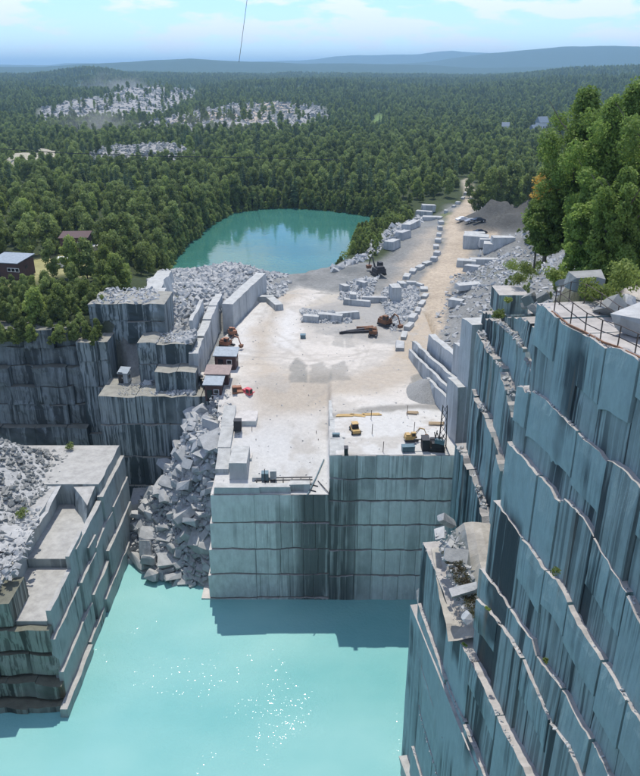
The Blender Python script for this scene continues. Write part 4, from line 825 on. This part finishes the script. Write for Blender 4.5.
crate(408, 451, (1.7, .9, .7), 5, 'blue', 'blue grey tool box on the right deck near the front edge'); crate(425, 449, (1.0, 1.6, 1.6), 0, 'black', 'dark upright cabinet on the right deck beside the yellow excavator', cat='cabinet', name='cabinet')
crate(336, 436, (1.0, .5, .25), 0, 'blue', 'flat grey tray lying on the left side of the white deck', cat='tray', name='tray'); crate(346, 454, (.5, .9, .9), 0, 'black', 'dark narrow box at the front of the white deck'); crate(238, 430, (1.1, 1.1, 1.6), 0, 'black', 'black generator box on the west part of the floor', fzz(-11, 103), 'generator', 'generator')
crate(303, 338, (1, 1, .6), 0, 'blue', 'small grey bin alone on the pale yard', -48)
# quarry bar drill on the low corner: two long rails and a drill carriage
p = P(272, 473, -52.4); dr = empty('bar_drill', (p.x, p.y, fzz(p.x, p.y) + .02), R(2), label='bar drill with long rails and grey carriage on the low corner of the floor', cat='drill')
for k in (-.35, .35): MB().box((1.6, k, .35), (8.2, .12, .14)).build('bar', M['black'], dr)
for k in range(7): MB().box((-2.2 + k * 1.25, 0, .2), (.12, 1.0, .4)).build('foot', M['black'], dr)
c_ = MB().box((-1.0, 0, .95), (1.0, 1.0, 1.1)).build('carriage', M['blue'], dr); MB().box((.15, .1, 1.1), (.9, .8, 1.3)).build('motor', M['pale'], dr); MB().tube([(-1.0, -.7, .1), (-1.0, -.7, 2.4)], .06).build('drill_steel', M['black'], c_)
# pipe at the foot of the deck, and rods
pp = [P(324, 447, -50.6), P(316, 472, -52.6), P(307, 494, -53.9)]
for q_ in pp: q_.z = fzz(q_.x, q_.y) + .12
MB().tube(pp, .09, 6).build('pipe', M['blue'], label='grey pipe running along the foot of the raised deck', cat='pipe')
for (x0, y0, x1, y1, lab) in [(302, 480, 318, 483, 'short dark rod lying behind the front blocks'), (302, 484, 316, 487, 'second dark rod lying nearer the front blocks'), (318, 479, 329, 489, 'dark rod slanting to the corner of the deck')]:
    a = P(x0, y0, -53.4); b = P(x1, y1, -53.4); a.z = fzz(a.x, a.y) + .08; b.z = fzz(b.x, b.y) + .08; MB().tube([a, b], .07, 5).build('steel_rod', M['black'], label=lab, cat='rod')
# upright drill rods standing in the deck and floor
for i, (x, y) in enumerate([(372, 434), (407, 415), (414, 432), (256, 448), (259, 455), (316, 440), (383, 452), (318, 448), (252, 436), (371, 420)]):
    p = P(x, y, -48 if x > 330 else fzz(P(x, y, -50).x, P(x, y, -50).y)); MB().tube([p - Vector((0, 0, .2)), p + Vector((.05, 0, 1.6))], .05, 5).build('drill_rod', M['rail'], label='thin upright drill rod standing in the pale quarry deck', cat='rod', group='upright drill rods')
# black drilling rig against the cliff
p = P(441, 452, -48); rig = empty('drill_rig', (p.x - .3, p.y + .6, -48), R(-6), label='black drilling rig with mast and jumbled frame against the cliff foot', cat='drill rig')
mb = MB()
for sx in (-.5, .5):
    for sy in (-.4, .4): mb.tube([(sx + .6, sy + 1, 0), (sx * .6 + .6, sy * .6 + 1, 6.2)], .07, 4)
for k in range(6):
    z0 = k * 1.0 + .2; w = .5 - .033 * k
    for a_, b_ in (((-w, -w * .8), (w, w * .8)), ((w, -w * .8), (-w, w * .8))): mb.tube([(a_[0] + .6, a_[1] + 1, z0), (b_[0] + .6, b_[1] + 1, z0 + 1)], .04, 4)
mb.build('mast', M['black'], rig)
MB().box((-.2, .3, .8), (1.8, 2.2, 1.0), .1, .9).build('engine_housing', M['black'], rig); MB().box((.1, -.6, 1.6), (1.3, .5, .6), -.3).build('control_box', M['blue'], rig); MB().tube([(-3.4, -.2, 1.5), (0, .3, 1.5)], .1, 5).build('feed_arm', M['black'], rig)
for k in range(6): MB().tube([(random.uniform(-1, 1), random.uniform(-1, 1.2), .1), (random.uniform(-1, 1), random.uniform(-1, 1.2), random.uniform(1.8, 3.6))], .07, 5).build('frame_tube', M['black'], rig)
for k in range(2): MB().cyl((-.2, -.6 + 1.7 * k, .35), (1, 0, 0), .35, 2.1, 12).build('wheel', M['tyre'], rig)
# parked cars
def car(px, py, paint, label, hd):
    p = P(px, py, -48); z = tz(p.x, p.y) + .02; e = empty('parked_car', (p.x, p.y, z), R(hd), label=label, cat='car')
    prof = [(-2.2, .35), (-2.25, .75), (-1.9, .95), (-1.3, 1.0), (-.8, 1.42), (.6, 1.45), (1.2, 1.0), (2.0, .88), (2.2, .7), (2.2, .35)]
    mb = MB(); n = len(prof); vs = [(x, -.85, z_) for x, z_ in prof] + [(x, .85, z_) for x, z_ in prof]
    for i in (4, 5): vs[i] = (prof[i][0], -.62, prof[i][1]); vs[i + n] = (prof[i][0], .62, prof[i][1])
    mb.add(vs, [tuple(range(n)), tuple(range(2 * n - 1, n - 1, -1))] + [(i, i + n, (i + 1) % n + n, (i + 1) % n) for i in range(n)]).build('body', paint, e)
    MB().box((-.1, 0, 1.2), (1.7, 1.52, .34), 0, .93).build('window', M['dark_in'], e)
    for sx in (-1.35, 1.35):
        for sy in (-.8, .8):
            w = MB().cyl((sx, sy, .33), (0, 1, 0), .33, .24, 14).build('wheel', M['tyre'], e); MB().cyl((sx, sy * 1.14, .33), (0, 1, 0), .18, .04, 10).build('rim', M['white'], w)
    for sy in (-.6, .6): MB().box((2.2, sy, .68), (.06, .3, .14)).build('headlight', M['white'], e)
car(478, 229, M['car1'], 'dark blue car parked at the back by the gravel mound', 14); car(480, 231 + 3, M['car1'], 'black car parked nearest the road fork', 10); car(471, 226, M['car2'], 'silver car parked left of the dark cars', 20); car(462, 223, M['white'], 'pale car at the left end of the parked row', 25)
# white trailers
def trailer(px, py, z, L, label, hd=0):
    p = P(px, py, z); z = tz(p.x, p.y); e = empty('trailer', (p.x, p.y, z), R(hd), label=label, cat='trailer'); MB().box((0, 0, 1.5), (L, 2.3, 2.0), 0, .97).build('body', M['white'], e); MB().box((0, -1.18, 1.6), (L * .3, .05, .7)).build('window', M['dark_in'], e)
    for sx in (-.6, .6): MB().cyl((sx, -1.0, .35), (0, 1, 0), .35, .25, 12).build('wheel', M['tyre'], e)
trailer(68, 260, -41, 5, 'left white trailer parked on the plateau clearing', 5); trailer(78, 248, -41, 4, 'tall white trailer beside the dark red barn', 20); trailer(90, 250, -42, 5, 'white trailer with sloping top right of the tall one', -15)
# distant houses
def house(px, py, z, s, label, hd=0):
    p = P(px, py, z); z = tz(p.x, p.y); e = empty('house', (p.x, p.y, z), R(hd), label=label, cat='house'); s *= .62; w, d, h = 11 * s, 8 * s, 12 * s
    MB().box((0, 0, h / 2), (w, d, h)).build('wall', M['white'], e); mb = MB(); mb.add([(-w * .55, -d * .58, h), (w * .55, -d * .58, h), (w * .55, d * .58, h), (-w * .55, d * .58, h), (-w * .55, 0, h * 1.5), (w * .55, 0, h * 1.5)], [(0, 1, 5, 4), (2, 3, 4, 5), (0, 4, 3), (1, 2, 5), (3, 2, 1, 0)]).build('roof', M['roof'], e)
    for k in (-.3, 0, .3): MB().box((w * k, -d / 2 - .05, h * .6), (1.2 * s, .1, 1.6 * s)).build('window', M['dark_in'], e)
house(541, 132, -52, 1.3, 'tall white house among trees in the valley', 20); house(505, 133, -52, .9, 'small white house left of the tall one in the valley', -10); house(533, 137, -52, 1.0, 'white house with grey roof below the tall one', 40); house(549, 128, -52, .8, 'pale house at the right end of the hamlet', 0)

# ------------------------------------------------------------------ cables
a = PY(-40, 146, 300); b = PY(340, 160, 330); c_ = PY(150, 156, 312)
MB().tube([a, a.lerp(c_, .5) - Vector((0, 0, .6)), c_, c_.lerp(b, .5) + Vector((0, 0, .2)), b], .15, 5).build('cable', M['black'], label='thin dark cable stretched across the forest at left', cat='cable')
a = PY(239, 62, 520); b = PY(247, 0, 330); c_ = PY(256, -50, 260)
MB().tube([a, a.lerp(b, .5), b, c_], .16, 5, .06).build('derrick_cable', M['black'], label='thin cable rising into the sky at the top of the view', cat='cable')

# ------------------------------------------------------------------ trees
def leaves(name, blobs, n, size, mat, seed, flat=.5, zlow=None):
    rg = np.random.default_rng(seed); tot = sum(b[3] * b[4] for b in blobs); V = []
    for (x, y, z, rx, rz_) in blobs:
        k = int(n * rx * rz_ / tot) + 3; u = rg.normal(size=(k, 3)); u /= np.linalg.norm(u, axis=1)[:, None]; rad = (0.35 + .75 * rg.random(k) ** .7)[:, None]
        c = np.array([x, y, z]) + u * rad * np.array([rx, rx, rz_]); nrm = u + rg.normal(size=(k, 3)) * flat; nrm /= np.linalg.norm(nrm, axis=1)[:, None]
        t = np.cross(nrm, rg.normal(size=(k, 3))); t /= np.linalg.norm(t, axis=1)[:, None] + 1e-9; b_ = np.cross(nrm, t); s = (size * rg.uniform(.6, 1.3, k))[:, None]
        q_ = np.stack([c - t * s, c - b_ * s * .6, c + t * s, c + b_ * s * .6], 1); V.append(q_.reshape(-1, 3))
    V = np.concatenate(V); nf = len(V) // 4; me = bpy.data.meshes.new(name); me.vertices.add(len(V)); me.vertices.foreach_set('co', V.ravel()); me.loops.add(nf * 4); me.loops.foreach_set('vertex_index', np.arange(nf * 4)); me.polygons.add(nf); me.polygons.foreach_set('loop_start', np.arange(0, nf * 4, 4)); me.update(calc_edges=True); me.materials.append(mat); return me
def blobset(seed, h, w, n, z0=.25, fat=1.0):
    rs = random.Random(seed); out = []
    for i in range(n):
        t = z0 + (1 - z0) * (i + .5) / n; ww = w * math.sin(math.pi * min(1, (t - z0) / (1 - z0) * .8 + .2)) ** .7; a_ = rs.uniform(0, 6.28); rr = rs.uniform(.1, .62) * ww
        out.append((math.cos(a_) * rr, math.sin(a_) * rr, t * h * .93, rs.uniform(.32, .5) * w * fat, rs.uniform(.10, .17) * h * fat))
    return out
def conifer_mesh(name, h, w, seed, mat, levels=17, per=9):
    rs = random.Random(seed); vs = []; fs = []
    for i in range(levels):
        t = i / (levels - 1); z = h * (.10 + .86 * t); r_ = w * (1 - t) ** .85 * rs.uniform(.85, 1.12) + .12
        m = max(4, int(per * (1 - t * .5)))
        for k in range(m):
            a_ = 6.283 * k / m + rs.uniform(-.3, .3) + i; L = r_ * rs.uniform(.7, 1.15); dr_ = L * rs.uniform(.25, .5); wd = L * .36 + .08
            dx, dy = math.cos(a_), math.sin(a_); b0 = len(vs)
            vs += [(0, 0, z + .25), (dx * L * .6 - dy * wd, dy * L * .6 + dx * wd, z - dr_ * .5 - .15), (dx * L, dy * L, z - dr_), (dx * L * .6 + dy * wd, dy * L * .6 - dx * wd, z - dr_ * .5 - .15)]
            fs.append((b0, b0 + 1, b0 + 2, b0 + 3))
            for q_ in range(2):
                e = rs.uniform(.4, .95); a2 = a_ + rs.uniform(-.5, .5); s_ = L * .22 + .1; c = Vector((math.cos(a2) * L * e, math.sin(a2) * L * e, z - dr_ * e + rs.uniform(-.1, .3))); u = Vector([rs.uniform(-1, 1) for _ in range(3)]).normalized(); v = u.orthogonal().normalized(); b0 = len(vs)
                vs += [c - u * s_, c - v * s_ * .5, c + u * s_, c + v * s_ * .5]; fs.append((b0, b0 + 1, b0 + 2, b0 + 3))
    return mesh(name, vs, fs, mat)
def trunk_mesh(h, r, seed, limbs=5):
    rs = random.Random(seed); mb = MB(); mb.tube([(0, 0, -.8), (rs.uniform(-.1, .1), rs.uniform(-.1, .1), h * .4), (rs.uniform(-.3, .3), rs.uniform(-.3, .3), h * .88)], r, 6, r * .25)
    for k in range(limbs):
        z = h * rs.uniform(.3, .7); a_ = rs.uniform(0, 6.28); L = h * rs.uniform(.15, .28); mb.tube([(0, 0, z), (math.cos(a_) * L * .6, math.sin(a_) * L * .6, z + L * .5), (math.cos(a_) * L, math.sin(a_) * L, z + L)], r * .4, 4, r * .1)
    return mesh('trunk', mb.v, mb.f, M['bark'])
TREE = {}
TREE['broadleaf_tree'] = [(leaves('crown', blobset(s, h, w, 20, .16, .72), 2600, .36, m_, s), trunk_mesh(h, .2, s)) for s, h, w, m_ in ((1, 12, 4.6, M['leaf']), (2, 10.5, 4.3, M['leafb']), (3, 13, 4.2, M['leaf']))]
TREE['conifer_tree'] = [(conifer_mesh('crown', h, w, s, M['needle']), trunk_mesh(h, .17, s, 0)) for s, h, w in ((4, 15, 2.6), (5, 17, 2.8))]
first = {}
def tree(kind, v, loc, s, label, group, rz=None):
    key = (kind, v)
    if key not in first:
        e = empty(kind, (0, 0, 0)); c, t = TREE[kind][v]; link('trunk', t, e); link('crown', c, e); first[key] = e
    else: e = copy_tree(first[key])
    e.location = loc; e.scale = (s * random.uniform(.85, 1.15), s * random.uniform(.85, 1.15), s); e.rotation_euler = (0, 0, random.uniform(0, 6.28) if rz is None else rz)
    return tag(e, label, 'tree', group)

BARE = [(-41.5, 60), (-41.5, 121), (-29, 125), (-29, 150), (-38, 172), (-44, 196), (-10, 199), (6, 205), (12, 240), (20, 262), (26, 280), (40, 290), (58, 300), (72, 300), (66, 268), (110, 240), (120, 100), (100, 60), (13, 10), (-36, 10)]
def sample_forest():
    rg = np.random.default_rng(11); out = []
    for r0, r1, sp in ((120, 420, 5.0), (420, 800, 6.2), (800, 1500, 8.0), (1500, 3400, 10.5)):
        A = 0.5 * (r1 ** 2 - r0 ** 2) * 1.12; n = int(A / sp ** 2); r = np.sqrt(rg.uniform(r0 ** 2, r1 ** 2, n)); az = rg.uniform(-.56, .56, n); X, Y = r * np.sin(az), r * np.cos(az)
        ok = sdist(X, Y, BARE) > 1; ok &= sdist(X, Y, LAKE) > 1.0; ok &= sdist(X, Y, HOUSECLEAR) > 0; ok &= ~((X > -43) & (X < 0) & (Y < 168))
        for p_, g in ((PILE1, 4), (PILE2, 6), (PILE3, 0), (PILE4, 0), (STRIP, 0), (TOWN, 0), (FARROAD, 3), (MOUND, 1)): ok &= (sdist(X, Y, p_) > g) | ((rg.random(n) < .10) & (g >= 0) & (r > 420) & (p_ is not FARROAD))
        out.append(np.stack([X[ok], Y[ok]], -1))
    XY = np.concatenate(out); Z = terrain(XY[:, 0], XY[:, 1]); return XY, Z
XY, TZ = sample_forest(); rr_ = np.hypot(XY[:, 0], XY[:, 1])
_ = 0; con = (vnoise(XY[:, 0], XY[:, 1], 70) + vnoise(XY[:, 0], XY[:, 1], 22) * .7 + (rng.random(len(XY)) - .5) * .5) > np.interp(rr_, [0, 350, 900, 3000], [.62, .5, .36, .3]); con &= ~((XY[:, 0] < -36) & (XY[:, 1] < 190))
ht = rng.uniform(.42, 1.0, len(XY)) ** 1.0 * np.where(con, 1.0, .95)
lowz = (XY[:, 0] < -36) & (XY[:, 1] < 148); ht[lowz] *= .5
ht *= np.where(rr_ < 420, .95, 1.0)
# screen position of each tree: the largest in view become individuals
dep = XY[:, 1] * CT - TZ * ST; sx_ = 320 + F * XY[:, 0] / dep; sy_ = 388 + F * (XY[:, 1] * ST + TZ * CT) / dep * -1
inview = (sx_ > -15) & (sx_ < 655) & (sy_ > 60) & (sy_ < 420); scr = np.where(inview, ht / dep, 0); order = np.argsort(-scr); ind = order[:290]; rest = order[290:]
def height_word(h): return 'tall ' if h > .82 else 'short ' if h < .6 else ''
def where(x, y):
    if x < -36 and y < 142: return 'at the rim of the dark pit before the red buildings', 'trees at the rim of the dark pit'
    if x < -36 and y < 180: return ('beside the red buildings near the left edge' if x < -62 else 'between the white trailers and the upper lake'), ('trees beside the red buildings' if x < -62 else 'trees between the trailers and the lake')
    if x < -36 and y < 230: return ('behind the red buildings at the left' if x < -70 else 'at the near left corner of the upper lake'), ('trees behind the red buildings' if x < -70 else 'trees at the near corner of the lake')
    if x < -30 and y < 320: return ('in the deep forest left of the upper lake' if x < -75 else 'on the left shore of the upper lake'), ('trees deep left of the lake' if x < -75 else 'trees on the left shore of the lake')
    if x > 40: return 'beyond the parked cars and haul road', 'trees beyond the haul road'
    return 'behind the far shore of the upper lake', 'trees behind the upper lake'
for i in ind:
    x, y = XY[i]; w_, g_ = where(x, y); kind = 'conifer_tree' if con[i] else 'broadleaf_tree'; v = random.randrange(2 if con[i] else 3)
    txt = 'dark pointed conifer ' if con[i] else ('bright leafy tree ' if v == 1 else 'dense leafy tree ')
    tree(kind, v, (x, y, TZ[i]), ht[i], height_word(ht[i]) + txt + w_, (height_word(ht[i])) + ('conifers ' if con[i] else 'bright ' if v == 1 else 'leafy ') + g_)
for key in [('broadleaf_tree', 0), ('broadleaf_tree', 1), ('broadleaf_tree', 2), ('conifer_tree', 0), ('conifer_tree', 1)]:
    if key not in first: tree(key[0], key[1], (-75, 185 + key[1] * 6, -42), .8, 'pointed tree in the woods behind the dark red building', 'trees on the left plateau')
def crown(k): return [c for c in first[k].children if c.name.startswith('crown')][0]
rc = con[rest]; rp_ = np.concatenate([XY[rest], TZ[rest][:, None]], 1)
scatter('forest', rp_[~rc], ht[rest][~rc], [crown(('broadleaf_tree', k)) for k in range(3)], seed=21); scatter('forest', rp_[rc], ht[rest][rc], [crown(('conifer_tree', k)) for k in range(2)], seed=22)

for i, (px, pyb, s_, v, lab) in enumerate([(480, 207, 1.0, 1, 'bright leafy tree nearest the far end of the haul road'), (489, 210, 1.25, 1, 'tall bright leafy tree in the clump right of the haul road end'), (499, 209, 1.15, 0, 'round leafy tree in the clump behind the gravel mound'), (509, 207, 1.35, 0, 'tallest dense leafy tree in the clump behind the gravel mound'),
        (519, 209, 1.0, 1, 'bright leafy tree behind the middle of the gravel mound'), (528, 210, .9, 2, 'slim leafy tree behind the right part of the gravel mound'), (538, 208, .8, 1, 'small bright leafy tree near the yellow leaved one'), (470, 190, .8, 0, 'leafy tree beside the vanishing end of the haul road')]):
    p = hit(px, pyb, lambda x_, y_: tz(x_, y_)) if False else P(px, pyb, -45); tree('broadleaf_tree', v, (p.x, p.y, tz(p.x, p.y) - .3), s_, lab, None)
for px, pyb, s_, v, lab in [(118, 292, .78, 1, 'tall light green tree at the corner of the plateau above the grey terrace'), (106, 290, .62, 1, 'light green tree just left of the corner tree on the plateau'), (128, 286, .5, 1, 'short light green tree right of the corner tree'), (62, 318, .6, 1, 'bright green tree in the middle of the pit rim'), (38, 322, .66, 1, 'bright green tree below the dark red building'),
        (86, 312, .55, 1, 'bright green tree leaning over the right part of the pit rim'), (14, 326, .58, 0, 'dense green tree at the left end of the pit rim')]:
    p = P(px, pyb, -41); tree('broadleaf_tree', v, (p.x, p.y, tz(p.x, p.y) - .2), s_, lab, None)
# big near trees behind the railing
bigs = [(590, 86, 285, 74, 5.2), (615, 100, 290, 66, 4.4), (565, 160, 285, 78, 3.4), (640, 82, 290, 70, 5.0), (670, 95, 300, 62, 4.8), (552, 196, 280, 73, 3.2), (628, 170, 296, 58, 3.0), (700, 110, 310, 66, 5), (600, 190, 290, 62, 3.0)]
labs = ['tallest leafy tree in the group at the right with its top against the valley', 'leafy tree right of the tallest one behind the railing', 'leafy tree at the left side of the right hand group', 'big leafy tree cut by the right edge of the view', 'leafy tree at the far right beyond the view edge', 'low leafy tree at the left foot of the right hand group', 'small leafy tree behind the pale boulder', 'leafy tree outside the view at the right', 'lower leafy tree in the middle of the group behind the railing']
for i, (px, pt, pb, Yd, w) in enumerate(bigs):
    top = PY(px, pt, Yd); base_z = max(tz(top.x, Yd), -17.0); h = top.z - base_z + 0.4
    e = empty('broadleaf_tree', (top.x, Yd, base_z), 0, label=labs[i], cat='tree')
    bl = blobset(40 + i, h, w * .86, 64, .04, .5); rs = random.Random(60 + i)
    bl += [(math.cos(a_) * w * .62 * q_, math.sin(a_) * w * .62 * q_, h * zz_, w * .2, h * .06) for a_, q_, zz_ in [(rs.uniform(0, 6.28), rs.uniform(.6, 1.2), rs.uniform(.1, .85)) for _ in range(30)]]
    c_ = link('crown', leaves('crown', bl, int(15000 + w * 4200), .145, M['big'], 70 + i, .9), e); t_ = link('trunk', trunk_mesh(h, .22, 90 + i, 9), e)
p = PY(543, 192, 76); e = empty('broadleaf_tree', (p.x, 76, p.z - 7), 0, label='small tree with yellow orange autumn leaves at the left of the big trees', cat='tree')
link('crown', leaves('crown', [(0, 0, 5.6, 1.0, 1.0), (.7, 0, 7.2, .9, 1.0), (-.4, .3, 8.0, .7, .8), (.2, -.3, 6.6, .9, .9), (-.8, 0, 7, .5, .6)], 600, .16, M['yellow'], 5, .9), e); link('trunk', trunk_mesh(7.5, .12, 3, 3), e)
# shrubs and weeds
def shrub(p, s, label, mat='leafb', n=500, sz=.12, grp=None):
    rs = random.Random(int(p[0] * 31 + p[1] * 17)); bl = [(rs.uniform(-.6, .6) * s, rs.uniform(-.6, .6) * s, rs.uniform(.2, .8) * s, .5 * s, .4 * s) for _ in range(7)]
    o = link('shrub', leaves('shrub', bl, n, sz, M[mat], rs.randrange(999), .9)); o.location = p; return tag(o, label, 'shrub', grp)
for px, py, z, s, lab in [(556, 284, -15.5, 1.2, 'bright shrub at the left start of the railing'), (606, 305, -13.2, 1.1, 'light green shrub behind the railing posts'), (594, 297, -13.2, 1.0, 'shrub under the broad grey rock'), (633, 290, -12.6, 1.6, 'leafy shrub at the right edge behind the boulder'), (499, 318, -27, .9, 'green weeds below the squared dark block'), (528, 275, -23, 1.6, 'bright green bush left of the big trees'), (520, 283, -25, 1.3, 'bush beside the squared dark block'),
                          (512, 270, -30, 1.6, 'bush on the slope above the squared block'), (508, 302, -26, .6, 'mossy weeds on the side of the squared block')]:
    shrub(P(px, py, z), s, lab, n=int(700 * s), sz=.11)
for px, py, lab in [(352, 262, 'low green shrub at the lake bank, nearest the water'), (358, 256, 'low green shrub in the middle of the lake bank'), (366, 250, 'green shrub at the upper part of the lake bank'), (375, 243, 'green shrub near the pale blocks of the lake bank'), (383, 236, 'uppermost shrub of the lake bank'), (398, 222, 'yellowish shrub by the corner of the upper lake')]:
    p = P(px, py, -50.5); shrub((p.x, p.y, -50.8), 3.4, lab, n=900, sz=.28)
for px, py, lab in [(70, 446, 'small green sapling on the dusty top of the pillar'), (22, 514, 'yellowish weeds on the rubble of the pillar')]:
    p = P(px, py, -55.5); shrub(p - Vector((0, 0, .3)), .9, lab, mat='leaf', n=260, sz=.14)
for i, (px, py, c, lab) in enumerate([(555, 572, 18.35, 'bright tuft of fern growing on the ledge of the right cliff'), (488, 609, 18.5, 'mossy tuft at the corner of a lower ledge'), (546, 661, 18.9, 'small green tuft on a lower ledge of the right cliff'), (465, 645, 17.8, 'yellow green moss tuft at the end of the rubble shelf')]):
    p = PC(px, py, c); shrub(p - Vector((0, 0, .1)), .32 if i == 0 else .22, lab, n=160, sz=.06)
rgm = np.random.default_rng(5); yy = rgm.uniform(45.5, 53.5, 700); xx = 18.2 - K85 * yy + rgm.uniform(.35, 1.6, 700)
mo = leaves('shelf_moss', [(float(a_), float(b_), -39.0 + (b_ - 48) * .05 + .2, .22, .12) for a_, b_ in zip(xx[:260], yy[:260])], 5000, .06, leafmat('brown_moss', (0.07, 0.05, 0.03), (0.12, 0.12, 0.04)), 6, 1.2); tag(link('shelf_moss', mo), kind='stuff')
# brush on the slope above the dark pit and plateau edge
rgb = np.random.default_rng(8); n = 420; X = rgb.uniform(-75, -38, n); Y = rgb.uniform(117.5, 140, n); Z = np.maximum(terrain(X, Y), -43.0)
scatter('undergrowth', np.stack([X, Y, Z - .2], -1), rgb.uniform(.15, .34, n), [crown(('broadleaf_tree', k)) for k in range(3)], seed=31)
n = 900; X = rgb.uniform(24, 120, n); Y = rgb.uniform(60, 300, n); k = (sdist(X, Y, ROAD) > 8) & (fbm(X, Y, 14) > .16) & (X > 30) & ~((X < 70) & (Y < 62)); X, Y = X[k], Y[k]
scatter('undergrowth', np.stack([X, Y, terrain(X, Y) - .2], -1), rgb.uniform(.06, .2, len(X)), [crown(('broadleaf_tree', k)) for k in range(3)], seed=32)

rgl = np.random.default_rng(44); n = 9000; X = rgl.uniform(min(LX) - 9, max(LX) + 9, n); Y = rgl.uniform(min(LY) - 9, max(LY) + 9, n); sl_ = sdist(X, Y, LAKE)
k = (sl_ > -.6) & (sl_ < 9) & ~((X > 6) & (Y < 268)) & ~((Y < 203) & (X > -40)); X, Y = X[k], Y[k]
scatter('undergrowth', np.stack([X, Y, terrain(X, Y) - .3], -1), rgl.uniform(.12, .42, len(X)), [crown(('broadleaf_tree', k)) for k in range(3)], seed=33)
n = 500; X = rgl.uniform(8, 26, n); Y = rgl.uniform(205, 262, n); sl_ = sdist(X, Y, LAKE); k = (sl_ > 0) & (sl_ < 9); X, Y = X[k], Y[k]
scatter('undergrowth', np.stack([X, Y, terrain(X, Y) - .3], -1), rgl.uniform(.12, .3, len(X)), [crown(('broadleaf_tree', 1))], seed=34)
gp = polyP([(486, 290), (500, 272), (520, 250), (545, 236), (548, 250), (530, 270), (512, 290)], -38); X = rgl.uniform(20, 110, 4000); Y = rgl.uniform(85, 230, 4000); k = sdist(X, Y, gp) < 0; X, Y = X[k], Y[k]
scatter('undergrowth', np.stack([X, Y, terrain(X, Y) - .25], -1), rgl.uniform(.05, .13, len(X)), [crown(('broadleaf_tree', 1))], seed=35)
# ------------------------------------------------------------------ air
hz = MB().box((0, 12000, 58), (52000, 26400, 300)).build('haze', None, kind='stuff')
hm = bpy.data.materials.new('haze'); hm.use_nodes = True; hn = hm.node_tree.nodes; hn.remove(hn['Principled BSDF'])
pv = hn.new('ShaderNodeVolumePrincipled'); pv.inputs['Color'].default_value = (0.46, 0.75, 1.0, 1); pv.inputs['Density'].default_value = 0.00014; pv.inputs['Anisotropy'].default_value = 0.35
hm.node_tree.links.new(pv.outputs[0], hn['Material Output'].inputs['Volume']); hz.data.materials.append(hm)
dm = bpy.data.materials.new('dust'); dm.use_nodes = True; n, l = dm.node_tree.nodes, dm.node_tree.links; n.remove(n['Principled BSDF'])
pv = n.new('ShaderNodeVolumePrincipled'); pv.inputs['Color'].default_value = (0.9, 0.88, 0.84, 1); tcn = n.new('ShaderNodeTexCoord').outputs['Object']
ln = n.new('ShaderNodeVectorMath'); ln.operation = 'LENGTH'; l.new(tcn, ln.inputs[0]); nf = noise_node(n, l, tcn, 2.6, 4, 0.6)
dd = math_node(n, l, 'SUBTRACT', math_node(n, l, 'MULTIPLY', nf, 1.7), math_node(n, l, 'ADD', ln.outputs['Value'], .12)); md_ = math_node(n, l, 'MULTIPLY', math_node(n, l, 'MAXIMUM', dd, 0.0), 0.022)
l.new(md_, pv.inputs['Density']); l.new(pv.outputs[0], n['Material Output'].inputs['Volume'])
for (px, py, Y, sx, sy, sz) in ((95, 132, 640, 50, 40, 34), (212, 138, 640, 46, 40, 30), (120, 92, 1500, 110, 60, 45)):
    p = PY(px, py, Y); d_ = MB().box((0, 0, 0), (2, 2, 2)).build('dust_cloud', None, kind='stuff'); d_.location = p; d_.scale = (sx, sy, sz); d_.data.materials.append(dm)
print('objects', len(bpy.data.objects))
